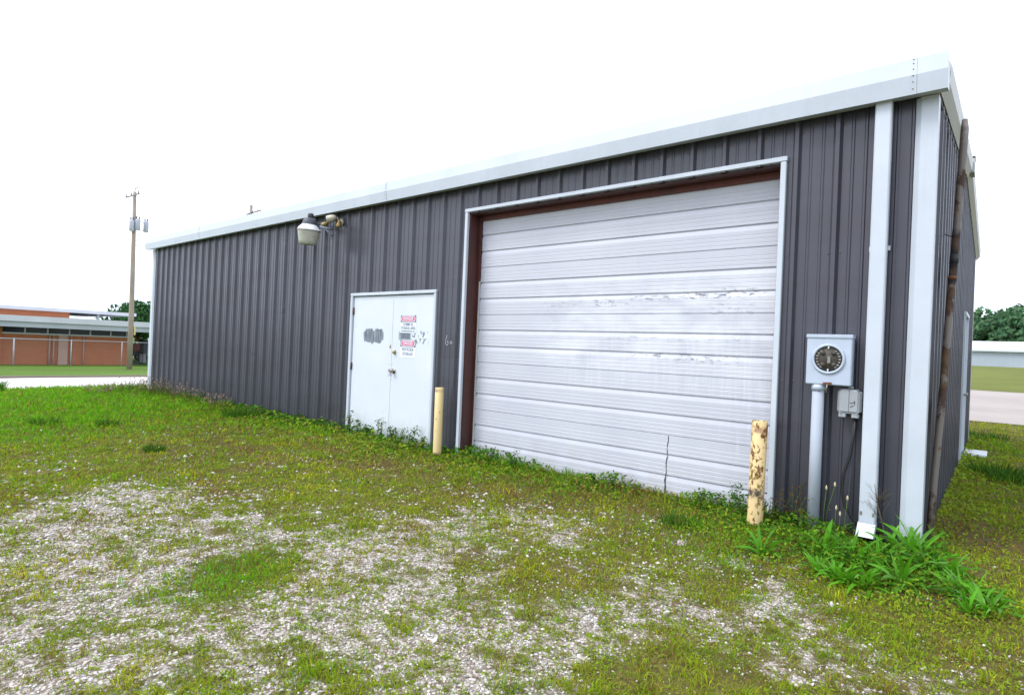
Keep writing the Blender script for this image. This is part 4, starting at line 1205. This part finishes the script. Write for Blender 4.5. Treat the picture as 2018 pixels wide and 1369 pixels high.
r = np.random.default_rng(5)
x, y, d = scatter(760000, 6.0, 62, 1.55, 31)
ok = keep_out(x, y)
x, y, d = x[ok], y[ok], d[ok]
g, b, br = cover(x, y)
tuft = fbm(x * 3.1, y * 3.1, 91, 3)
tuft2 = fbm(x * 1.3 + 9, y * 1.3, 92, 3)
p = turf(x, y, g) * (1 - 0.45 * b) + 0.03
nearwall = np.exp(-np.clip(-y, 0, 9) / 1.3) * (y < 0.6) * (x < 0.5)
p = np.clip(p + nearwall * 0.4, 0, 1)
k = r.random(len(x)) < p
x, y, d, g, b, br, tuft, tuft2, nearwall = (q[k] for q in (x, y, d, g, b, br, tuft, tuft2, nearwall))
n = len(x)
far_l = sstep(-31, -37, x)
h = (0.045 + 0.07 * r.random(n)) * (1 + 0.9 * br + 0.7 * sstep(0.5, 0.7, tuft)) + 0.10 * far_l * r.random(n) + nearwall * 0.16 * r.random(n)
h *= (1 - 0.25 * np.clip(g, 0, 1)) * (0.62 + 0.75 * sstep(0.42, 0.62, fbm(x * 4.2, y * 4.2, 93, 2)))
w = (0.006 + 0.012 * r.random(n)) * np.clip(d / 13, 0.8, 3.2)
lean = r.uniform(0.3, 1.25, n)
hue = fbm(x * 0.55 + 3, y * 0.55, 120, 4); hue2 = fbm(x * 1.7, y * 1.7, 121, 3)
col = pal(n, r, (0.215, 0.270, 0.014), 0.5)
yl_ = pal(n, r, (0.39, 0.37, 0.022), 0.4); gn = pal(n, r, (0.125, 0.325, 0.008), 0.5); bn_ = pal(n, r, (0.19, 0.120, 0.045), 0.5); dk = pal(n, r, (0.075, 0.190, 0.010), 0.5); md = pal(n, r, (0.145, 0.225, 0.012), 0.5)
s = r.random(n)
col = np.where((s < 0.05 + 0.50 * sstep(0.45, 0.70, hue))[:, None], yl_, col)
col = np.where((r.random(n) < 0.65 * sstep(0.50, 0.66, hue2))[:, None], md, col)
col = np.where((r.random(n) < br * 0.85)[:, None], gn, col)
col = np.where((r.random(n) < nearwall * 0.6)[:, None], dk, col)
col = np.where((r.random(n) < 0.06 + 0.50 * b + 0.3 * sstep(0.55, 0.72, fbm(x * 1.2, y * 1.2, 140, 3)))[:, None], bn_, col)
col = np.clip(col * np.array([1.22, 1.25, 1.0]), 0, 0.6)
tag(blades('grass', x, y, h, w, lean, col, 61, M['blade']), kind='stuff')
print('grass blades', n)

# low leafy ground cover: small clover-like leaves close to the ground, thick by the walls
x, y, d = scatter(520000, 6.0, 48, 1.5, 33)
ok = keep_out(x, y); x, y, d = x[ok], y[ok], d[ok]
g, b, br = cover(x, y)
wl_ = np.exp(-np.clip(-y - 0.15, 0, 9) / (0.35 + 2.0 * fbm(x * 0.5, y * 0 + 3, 7, 2) ** 1.5)) * (y < 0.6) * (x < 0.6)
# bare threshold where wheels roll in at the overhead door
gap = np.clip(np.exp(-((x + 10.5) / 1.0) ** 2) * 0.9 + np.exp(-((x + 6.7) / 0.9) ** 2) * 0.9, 0, 1)
wl_ = wl_ * (1 - gap)
sw = np.where((x > 0.1) & (y > 0), np.exp(-np.clip(x - 0.2, 0, 9) / 0.7), 0)
cl = fbm(x * 2.0, y * 2.0, 44, 4)
cnr = np.clip(np.exp(-((x + 2.6) ** 2 / 3.2 + (y + 1.5) ** 2 / 2.6)) + np.exp(-((x + 0.6) ** 2 / 2.2 + (y + 2.0) ** 2 / 2.0)) + 0.8 * np.exp(-((x - 1.0) ** 2 / 0.8 + (y + 2.7) ** 2 / 0.9)), 0, 1) * keep_out(x, y)
wl_ = np.clip(wl_ + cnr * 0.8, 0, 1)
p = np.clip(wl_ * 2.0 + sw * 0.7 + turf(x, y, g) * sstep(0.42, 0.58, cl) * 0.6, 0, 1) * (1 - 0.5 * b)
k = r.random(len(x)) < p
x, y, d, g, b, br, wl_, sw = (q[k] for q in (x, y, d, g, b, br, wl_, sw))
n = len(x)
mound = (wl_ * (0.16 + 0.50 * fbm(x * 1.6, y * 1.6, 66, 3)) + sw * 0.22 + 0.03)
mound *= 1 - 0.85 * np.clip(np.exp(-((x + 3.45) ** 2 / 0.25 + (y + 1.5) ** 2 / 0.5)) + np.exp(-((x + 16.2) ** 2 / 0.3 + (y + 1.2) ** 2 / 0.6)) + np.exp(-((x + 0.9) ** 2 / 0.2 + (y + 1.0) ** 2 / 0.5)), 0, 1)
z = land(x, y) + mound * r.random(n) ** 0.7
P = np.stack([x, y, z], 1)
nr = r.normal(size=(n, 3)) * 0.6 + np.array([0, -0.25, 1.0]); nr /= np.linalg.norm(nr, axis=1)[:, None]
a = np.cross(nr, r.normal(size=(n, 3))); a /= np.linalg.norm(a, axis=1)[:, None]
bb = np.cross(nr, a)
sz = (0.022 + 0.030 * r.random(n))[:, None] * np.clip(d / 16, 0.75, 2.2)[:, None] * (1 + 0.5 * wl_[:, None])
V = np.stack([P - a * sz, P - bb * sz * 0.5, P + a * sz, P + bb * sz * 0.5], 1).reshape(-1, 3)
col = pal(n, r, (0.22, 0.31, 0.018), 0.6)
dk = pal(n, r, (0.068, 0.185, 0.010), 0.8); rd = pal(n, r, (0.22, 0.14, 0.04), 0.5)
col = np.where((r.random(n) < wl_ * 0.92)[:, None], dk, col)
col = np.where((r.random(n) < (0.08 + 0.25 * b) * (1 - 0.7 * wl_))[:, None], rd, col)
tag(np_mesh('leafy_ground_cover', V * FT, np.arange(4 * n), np.arange(n) * 4, M['weed'], np.repeat(col, 4, 0)), kind='stuff')
print('leaves', n)

# gravel: loose pebbles
def pebbles(name, x, y, size, col, seed, sink=0.25):
    r = np.random.default_rng(seed)
    n = len(x)
    octa = np.array([(1, 0, 0), (0, 1, 0), (-1, 0, 0), (0, -1, 0), (0.1, 0.05, 0.8), (0, 0, -0.8)], float)
    J = octa[None] * (0.7 + 0.6 * r.random((n, 6, 1))) + r.normal(size=(n, 6, 3)) * 0.12
    a = r.uniform(0, 6.283, n); ca, sa = np.cos(a), np.sin(a)
    S = size[:, None] * np.stack([0.8 + 0.5 * r.random(n), 0.6 + 0.4 * r.random(n), 0.45 + 0.35 * r.random(n)], 1)
    Q = J * S[:, None, :]
    t = r.normal(size=n) * 0.5; ct, st_ = np.cos(t), np.sin(t)
    Q = np.stack([Q[..., 0], Q[..., 1] * ct[:, None] - Q[..., 2] * st_[:, None], Q[..., 1] * st_[:, None] + Q[..., 2] * ct[:, None]], -1)
    Q = np.stack([Q[..., 0] * ca[:, None] - Q[..., 1] * sa[:, None], Q[..., 0] * sa[:, None] + Q[..., 1] * ca[:, None], Q[..., 2]], -1)
    Q += np.stack([x, y, land(x, y) + size * sink], 1)[:, None, :]
    F = np.array([(0, 1, 4), (1, 2, 4), (2, 3, 4), (3, 0, 4), (1, 0, 5), (2, 1, 5), (3, 2, 5), (0, 3, 5)])
    lo = (np.arange(n)[:, None, None] * 6 + F[None]).ravel()
    return np_mesh(name, Q.reshape(-1, 3) * FT, lo, np.arange(n * 8) * 3, M['pebble'], np.repeat(col, 6, 0))


x, y, d = scatter(270000, 6.0, 34, 1.6, 35)
ok = keep_out(x, y) & (y < 0.2); x, y, d = x[ok], y[ok], d[ok]
g, b, br = cover(x, y)
pn = fbm(x * 6, y * 6, 15, 3)
p = sstep(-0.15, 0.45, g) * (0.75 - 0.50 * turf(x, y, g)) * (0.35 + 1.1 * sstep(0.35, 0.62, pn)) + 0.006 + 0.03 * sstep(0.5, 0.65, fbm(x * 2.2, y * 2.2, 19, 3)) * (y < -1.5)
k = r.random(len(x)) < p
x, y, d = x[k], y[k], d[k]
n = len(x)
size = (0.010 + 0.034 * r.random(n) ** 3.0) * np.clip(d / 12, 0.85, 1.8)
gv = r.random(n)
col = np.where((gv < 0.66)[:, None], pal(n, r, (0.54, 0.51, 0.48), 0.65, 0.04), pal(n, r, (0.40, 0.32, 0.25), 0.6, 0.07))
col = np.where((gv > 0.90)[:, None], pal(n, r, (0.72, 0.69, 0.655), 0.15, 0.03), col)
tag(pebbles('gravel', x, y, size, np.clip(col, 0, 0.82), 71), kind='stuff')
print('pebbles', n)

# single pale stones one can pick out
vst = []
for s_ in range(4):
    rr = np.random.default_rng(200 + s_)
    u = []; f = []
    ph = (1 + 5 ** 0.5) / 2
    ico = np.array([(-1, ph, 0), (1, ph, 0), (-1, -ph, 0), (1, -ph, 0), (0, -1, ph), (0, 1, ph), (0, -1, -ph), (0, 1, -ph), (ph, 0, -1), (ph, 0, 1), (-ph, 0, -1), (-ph, 0, 1)])
    ico = ico / np.linalg.norm(ico, axis=1)[:, None] * (0.75 + 0.5 * rr.random((12, 1))) * np.array([1.15, 0.85, 0.62])
    fc = [(0, 11, 5), (0, 5, 1), (0, 1, 7), (0, 7, 10), (0, 10, 11), (1, 5, 9), (5, 11, 4), (11, 10, 2), (10, 7, 6), (7, 1, 8), (3, 9, 4), (3, 4, 2), (3, 2, 6), (3, 6, 8), (3, 8, 9), (4, 9, 5), (2, 4, 11), (6, 2, 10), (8, 6, 7), (9, 8, 1)]
    me = bpy.data.meshes.new('stone'); me.from_pydata([tuple(p) for p in ico], [], fc); me.materials.append(M['stone']); vst.append(me)
ROCKS = [(-6.62, -14.24, .085, 'pale stone nearest the bottom edge at the lower left'), (-12.39, -8.5, .075, 'single white stone at the border of grass and gravel'), (-5.55, -5.73, .06, 'small pale stone in front of the overhead door'),
         (-3.0, -7.41, .065, 'pale stone right of the brightest gravel patch'), (-5.28, -10.89, .07, 'grey stone in the reddish gravel left of the middle'), (-13.07, -5.55, .055, 'small pale stone farthest left in the short grass'),
         (-0.38, -6.88, .06, 'pale stone in the thin grass at the lower right'), (-1.78, -6.42, .06, 'stone in the sparse gravel below the lone green weed'), (-4.6, -9.12, .055, 'stone at the middle of the white gravel'),
         (-0.87, -4.9, .065, 'white stone below the big clump of weeds'), (-8.29, -13.74, .06, 'stone in the gravel left of the grass strip')]
for i, (x_, y_, s_, lb) in enumerate(ROCKS):
    o = bpy.data.objects.new('stone', vst[i % 4]); COL.objects.link(o)
    o.location = (x_ * FT, y_ * FT, (gl(x_, y_) + s_ * 0.3) * FT); o.scale = (s_ * FT,) * 3; o.rotation_euler = (0.2 * i, 0.1 * i, 1.3 * i)
    tag(o, lb, 'stone', 'pale stones lying in the gravel')

# ------------------------------------------------------------------ broad-leaved weeds, every leaf a part
def leaf_mesh(seed):
    rr = random.Random(seed)
    Lf = 1.0; wd = rr.uniform(0.029, 0.047); up_ = rr.uniform(0.55, 0.95); bend = rr.uniform(0.4, 1.4)
    v = []; f = []
    N = 7
    for i in range(N + 1):
        s = i / N
        ang = up_ * 1.25 - bend * s * 1.35
        if i == 0: p = Vector((0, 0, 0))
        else: p = p + Vector((math.cos(ang), 0, math.sin(ang))) * (Lf / N)
        ww = wd * (0.22 + 1.05 * math.sin(math.pi * min(1, s ** 0.8 * 0.98 + 0.02)) ** 0.9) if i < N else 0.002
        fold = ww * 0.35
        tw = 0.5 * math.sin(3 * s + seed)
        v += [(p.x, -ww, p.z + fold + tw * ww), (p.x, 0, p.z), (p.x, ww, p.z + fold - tw * ww)]
    for i in range(N):
        for k in (0, 1):
            f.append((3 * i + k, 3 * i + 3 + k, 3 * i + 4 + k, 3 * i + 1 + k))
    me = bpy.data.meshes.new('leaf'); me.from_pydata(v, [], f); me.materials.append(M['broad_leaf'])
    me.polygons.foreach_set('use_smooth', [True] * len(f))
    return me


LEAVES = [leaf_mesh(s) for s in range(12)]


def weed_clump(x, y, size, n, label, seed):
    rr = random.Random(seed)
    z = gl(x, y)
    o = thing('broadleaf_weed', label, 'weed', (x, y, z), 'broad leaved weeds at the right corner of the building')
    for i in range(n):
        q = bpy.data.objects.new('leaf', rr.choice(LEAVES)); COL.objects.link(q); q.parent = o
        a = i * 2.399 + rr.uniform(-0.4, 0.4)
        t_ = rr.random()
        s = size * (0.35 + 0.75 * rr.random() ** 0.7) * FT
        q.rotation_euler = (rr.uniform(-0.3, 0.3), 0.45 - 0.95 * (i / n) + rr.uniform(-0.4, 0.3), a + rr.uniform(-0.5, 0.5))
        ro = rr.uniform(0.02, 0.22) * size
        q.location = (ro * math.cos(a + 1) * FT, ro * math.sin(a + 1) * FT, 0)
        q.scale = (s, s * rr.uniform(0.8, 1.25), s)
    return o


CL = [(-2.64, -3.05, 0.75, 14, 'bright green weed standing by itself in front of the peeling bollard'),
      (-1.55, -2.15, 0.85, 18, 'tall leafy weed right below the grey conduit'),
      (-1.05, -2.15, 0.95, 20, 'tall leafy weed left of the downspout foot'),
      (-1.42, -3.25, 0.65, 13, 'small leafy weed at the left front of the big clump'),
      (-1.02, -3.42, 0.75, 16, 'leafy weed at the middle front of the big clump'),
      (-0.62, -3.42, 0.80, 16, 'leafy weed at the bottom front of the big clump below the downspout'),
      (-0.05, -2.75, 0.85, 18, 'leafy weed spreading between the downspout and the corner clump'),
      (0.02, -0.85, 1.10, 24, 'tallest weed with dark green leaves growing against the white corner trim'),
      (0.32, -1.35, 0.95, 20, 'dark weed in front of the rusty pipe foot'),
      (-0.42, -0.95, 0.85, 16, 'leafy weed between the downspout and the white corner trim'),
      (0.72, -1.55, 0.80, 14, 'pale weed leaning right beside the corner clump'),
      (0.94, -2.55, 0.75, 16, 'bright weed on the bare soil right of the corner'),
      (1.40, -3.15, 0.78, 17, 'rightmost bright weed at the edge of the bare soil'),
      (1.22, -2.55, 0.60, 12, 'small weed behind the rightmost bright weed'),
      (1.12, -3.45, 0.55, 11, 'low weed left in front of the rightmost bright weed'),
      (-0.55, -1.75, 0.75, 14, 'leafy weed right under the cut end of the downspout')]
for i, (x_, y_, s_, n_, lb) in enumerate(CL):
    weed_clump(x_, y_, s_ * 0.98, int(n_ * 2.2), lb, 300 + i)

# ------------------------------------------------------------------ thin leafy weeds by the doors, seed stalks, twigs, dry grass
def stalk_weed(x, y, h, label, seed, group, c=(0.060, 0.130, 0.025), leaf=0.07, name='stalk_weed', red=False):
    rr = np.random.default_rng(seed)
    z = gl(x, y)
    o = thing(name, label, 'weed', (x, y, z), group)
    m = MB(); L_ = []
    for s in range(rr.integers(2, 4)):
        a = rr.uniform(0, 6.28); le = rr.uniform(0.10, 0.28) * h
        hh = h * rr.uniform(0.7, 1.0)
        pts = [(0.02 * s, 0, -0.05), (math.cos(a) * le * 0.4, math.sin(a) * le * 0.4, hh * 0.5), (math.cos(a) * le, math.sin(a) * le, hh)]
        st = MB().tube(pts, [0.010, 0.008, 0.004], 5)
        so = st.build('stem', M['stem'], o)
        for i in range(int(26 + 20 * h)):
            t_ = rr.uniform(0.12, 1.0)
            q0 = np.array(pts[0]) * (1 - t_) ** 2 + 2 * np.array(pts[1]) * t_ * (1 - t_) + np.array(pts[2]) * t_ * t_
            L_.append(q0 + rr.normal(size=3) * np.array([0.075, 0.075, 0.02]) * h)
    P = np.array(L_); n = len(P)
    nr = rr.normal(size=(n, 3)) * 0.7 + np.array([0, -0.4, 0.8]); nr /= np.linalg.norm(nr, axis=1)[:, None]
    a = np.cross(nr, rr.normal(size=(n, 3))); a /= np.linalg.norm(a, axis=1)[:, None]
    b = np.cross(nr, a); sz = rr.uniform(0.5, 1.1, n)[:, None] * leaf
    V = np.stack([P - a * sz, P - b * sz * 0.42, P + a * sz, P + b * sz * 0.42], 1).reshape(-1, 3)
    cc = pal(n, rr, c, 0.6)
    if red: cc = np.where((rr.random(n) < 0.55)[:, None], pal(n, rr, (0.16, 0.085, 0.02), 0.6), cc)
    q = np_mesh('foliage', V * FT, np.arange(4 * n), np.arange(n) * 4, M['weed'], np.repeat(cc, 4, 0))
    q.parent = o; tag(q, kind='stuff')
    return o


M['stem'] = leafmat('weed_stem', False, (0.075, 0.12, 0.03), 0.2, 0.1)
gd = 'leafy weeds at the foot of the double door'
for i, (x_, h_, lb) in enumerate([(-22.75, 1.55, 'tall thin weed at the left hinge side of the double door'), (-22.1, 1.0, 'short weed right of the tall thin one at the double door'),
                                  (-21.4, 0.9, 'low weed under the grey smear of the double door'), (-20.35, 1.35, 'weed standing at the gap between the two door leaves'),
                                  (-19.55, 1.05, 'weed below the brass lock of the double door'), (-18.9, 1.0, 'weed below the pesticide sign'),
                                  (-18.2, 1.35, 'bushy pale weed at the right half of the double door'), (-17.5, 0.8, 'weed at the right edge of the double door beside the bollard')]):
    stalk_weed(x_, -0.38, h_ * 0.82, lb, 400 + i, gd, leaf=0.075)
go = 'weeds at the foot of the overhead door'
for i, (x_, y_, h_, lb) in enumerate([(-13.6, -0.35, 0.85, 'weed at the left end of the overhead door beside the red jamb'), (-12.5, -0.35, 0.8, 'second weed from the left along the overhead door'),
                                      (-8.9, -0.35, 0.5, 'low weed on the mound at the middle of the overhead door'), (-8.2, -0.35, 0.5, 'low weed right of the middle of the overhead door'),
                                      (-5.2, -0.4, 0.55, 'low weed right of the split in the overhead door'), (-4.05, -0.45, 1.15, 'feathery weed behind the peeling bollard')]):
    stalk_weed(x_, y_, h_, lb, 430 + i, go, leaf=0.06)
gr_ = 'reddish weeds between the bollard and the conduit'
for i, (x_, y_, h_, lb) in enumerate([(-3.05, -0.45, 1.25, 'reddish small leaved weed right of the peeling bollard'), (-2.72, -0.4, 1.3, 'reddish weed against the dark wall left of the conduit'),
                                      (-3.25, -0.75, 0.8, 'low green and red weed at the foot of the peeling bollard'), (-2.35, -0.75, 0.7, 'low weed wrapped round the conduit foot')]):
    stalk_weed(x_, y_, h_, lb, 450 + i, gr_, leaf=0.045, red=True, c=(0.06, 0.10, 0.02))
for i, (x_, h_, le) in enumerate([(-1.94, 1.30, 0.05), (-1.86, 1.42, 0.16), (-1.68, 0.85, 0.03), (-1.58, 0.72, 0.02), (-1.46, 1.15, 0.05)]):
    y_ = -0.62
    lb = ['straight seed stalk nearest the conduit', 'tallest seed stalk curving right beside the conduit', 'short seed stalk in the middle of the dark wall', 'shortest seed stalk against the dark wall', 'seed stalk in front of the black cable'][i]
    o = thing('seed_stalk', lb, 'weed', (x_, y_, gl(x_, y_)), 'plantain seed stalks in front of the dark wall')
    MB().tube([(0, 0, 0), (0.01, 0, h_ * 0.5), (le, 0, h_ - 0.08)], 0.008, 5).build('stem', M['stem'], o)
    MB().lathe([(0.0, -0.05), (0.022, -0.03), (0.026, 0.02), (0.012, 0.07), (0.0, 0.085)], (le, 0, h_ - 0.04), 8).build('seed_head', M['tan_rim'], o)
# dry twiggy plant
tb_ = (-0.50, -0.55, gl(-0.50, -0.55))
tw = thing('dry_twig_plant', 'bare brown dead weed with fine twigs in front of the corner trim', 'dead plant', tb_)
MB().tube([(0, 0, -0.05), (-0.10, -0.05, 0.45), (-0.22, -0.12, 0.95), (-0.34, -0.16, 1.6)], [0.02, 0.018, 0.013, 0.005], 6).build('stem', M['bark'], tw)
rr = random.Random(9)
for i in range(16):
    t_ = 0.45 + 0.5 * rr.random()
    p0 = Vector((-0.34 * t_, -0.16 * t_, 1.6 * t_))
    dr = Vector((rr.uniform(-1, 1), rr.uniform(-0.6, 0.6), rr.uniform(0.1, 0.9))).normalized()
    ln = rr.uniform(0.25, 0.55)
    tg = MB().tube([p0, p0 + dr * ln * 0.5, p0 + dr * ln + Vector((0, 0, 0.08))], [0.008, 0.005, 0.003], 4).build('twig', M['bark'], tw)
    for j in range(2):
        q = p0 + dr * ln * rr.uniform(0.4, 0.9)
        d2 = (dr + Vector((rr.uniform(-1, 1), rr.uniform(-1, 1), rr.uniform(0, 1)))).normalized()
        MB().tube([q, q + d2 * 0.16], [0.004, 0.002], 3).build('twiglet', M['bark'], tg)


def tuft_thing(name, x, y, hgt, rad, n, col, label, cat, group, seed, heads=None, wid=0.022):
    rr = np.random.default_rng(seed)
    a = rr.uniform(0, 6.28, n); q = rad * np.sqrt(rr.random(n))
    xs, ys = q * np.cos(a), q * np.sin(a)
    hh = hgt * rr.uniform(0.45, 1.0, n)
    z = gl(x, y)
    le = rr.uniform(0.1, 0.8, n)
    az = np.arctan2(ys, xs) + rr.normal(size=n) * 0.6
    B = np.stack([xs, ys, np.full(n, -0.03)], 1)
    fa = rr.uniform(0, 6.28, n); wv = np.stack([np.cos(fa), np.sin(fa), 0 * fa], 1) * wid / 2
    dv = np.stack([np.cos(az) * le * hh, np.sin(az) * le * hh, 0 * hh], 1); up = np.stack([0 * hh, 0 * hh, hh], 1)
    m1 = B + dv * 0.35 + up * 0.6; tp = B + dv + up * 0.95
    V = np.stack([B - wv, B + wv, m1 - wv * 0.9, m1 + wv * 0.9, tp], 1).reshape(-1, 3)
    lo = (np.arange(n)[:, None] * 5 + np.array([0, 1, 3, 2, 2, 3, 4])[None]).ravel()
    st = (np.arange(n)[:, None] * 7 + np.array([0, 4])[None]).ravel()
    o = thing(name, label, cat, (x, y, z), group)
    c = np.repeat(pal(n, rr, col, 0.5), 5, 0)
    g_ = np_mesh('blades', V * FT, lo, st, M['blade'], c); g_.parent = o; tag(g_, kind='stuff')
    if heads:
        k = rr.integers(0, n, heads)
        P = tp[k] + rr.normal(size=(heads, 3)) * 0.04
        s = rr.uniform(0.03, 0.06, (heads, 1)); ax = rr.normal(size=(heads, 3)) * 0.5 + np.array([0, 0, 1]); ax /= np.linalg.norm(ax, axis=1)[:, None]
        sd_ = np.cross(ax, rr.normal(size=(heads, 3))); sd_ /= np.linalg.norm(sd_, axis=1)[:, None]
        V = np.stack([P - ax * s * 1.6, P - sd_ * s * 0.6, P + ax * s * 1.6, P + sd_ * s * 0.6], 1).reshape(-1, 3)
        hd = np_mesh('seed_heads', V * FT, np.arange(4 * heads), np.arange(heads) * 4, M['weed'], np.repeat(pal(heads, rr, (0.38, 0.27, 0.22), 0.6), 4, 0))
        hd.name = 'seed_head'; hd.parent = o; tag(hd, kind='stuff')
    return o


gt = 'grass tufts standing out of the short lawn'
for i, (x_, y_, h_, rd_, n_, lb) in enumerate([(-31.4, -1.5, 0.85, 0.9, 260, 'dark green grass tuft against the charcoal wall'), (-23.87, -8.5, 0.40, 0.38, 150, 'small bright grass tuft alone in the short lawn'),
                                               (-32.06, -7.8, 0.5, 0.5, 150, 'dark grass tuft at the edge of the bright lawn'), (-33.8, -9.9, 0.5, 0.6, 150, 'grass tuft at the edge of the bright lawn toward the left'),
                                               (1.45, 15.0, 0.7, 1.0, 260, 'tall grass tuft in front of the white board'), (1.95, 13.6, 0.6, 0.8, 200, 'grass tuft nearest the right edge beside the gable wall'),
                                               (0.8, 30.5, 0.7, 1.2, 200, 'grass tuft at the back corner of the building'), (-5.0, -2.3, 0.42, 0.5, 150, 'bright grass tuft left of the weed by the peeling bollard')]):
    tuft_thing('grass_tuft', x_, y_, h_, rd_, n_, (0.060, 0.150, 0.014), lb, 'grass tuft', gt, 500 + i, None, 0.03)
for i, (x_, y_) in enumerate([(-56.5, -10.6), (-55.8, -8.6), (-57.0, -12.4)]):
    tuft_thing('grass_tuft', x_, y_, 1.1, 0.9, 220, (0.085, 0.20, 0.02), ['tall grass tuft against the pale road right one', 'tall grass tuft against the pale road middle one', 'tall grass tuft against the pale road left one'][i], 'grass tuft', gt, 530 + i, None, 0.05)
gdr = 'reddish dry seed grasses at the left end of the wall'
dl = ['dry seed grass left of the white corner trim', 'dry seed grass in front of the left white corner trim', 'reddish seed grass just right of the left corner trim', 'pale seed grass second right of the left corner trim',
      'reddish seed grass third right of the left corner trim', 'pale seed grass near the dark grass tuft', 'low seed grass further left of the corner trim', 'leftmost low seed grass before the lawn']
for i, (x_, y_, h_) in enumerate([(-49.4, -1.2, 1.5), (-47.6, -0.7, 1.5), (-45.6, -0.6, 1.7), (-42.6, -0.5, 1.5), (-39.8, -0.5, 1.4), (-36.2, -0.5, 1.1), (-49.6, -2.4, 1.1), (-49.0, -3.6, 0.9)]):
    tuft_thing('seed_grass', x_, y_, h_ * 0.85, 0.8, 110, (0.17, 0.15, 0.06) if i % 2 else (0.12, 0.15, 0.035), dl[i], 'seed grass', gdr, 560 + i, 110, 0.02)
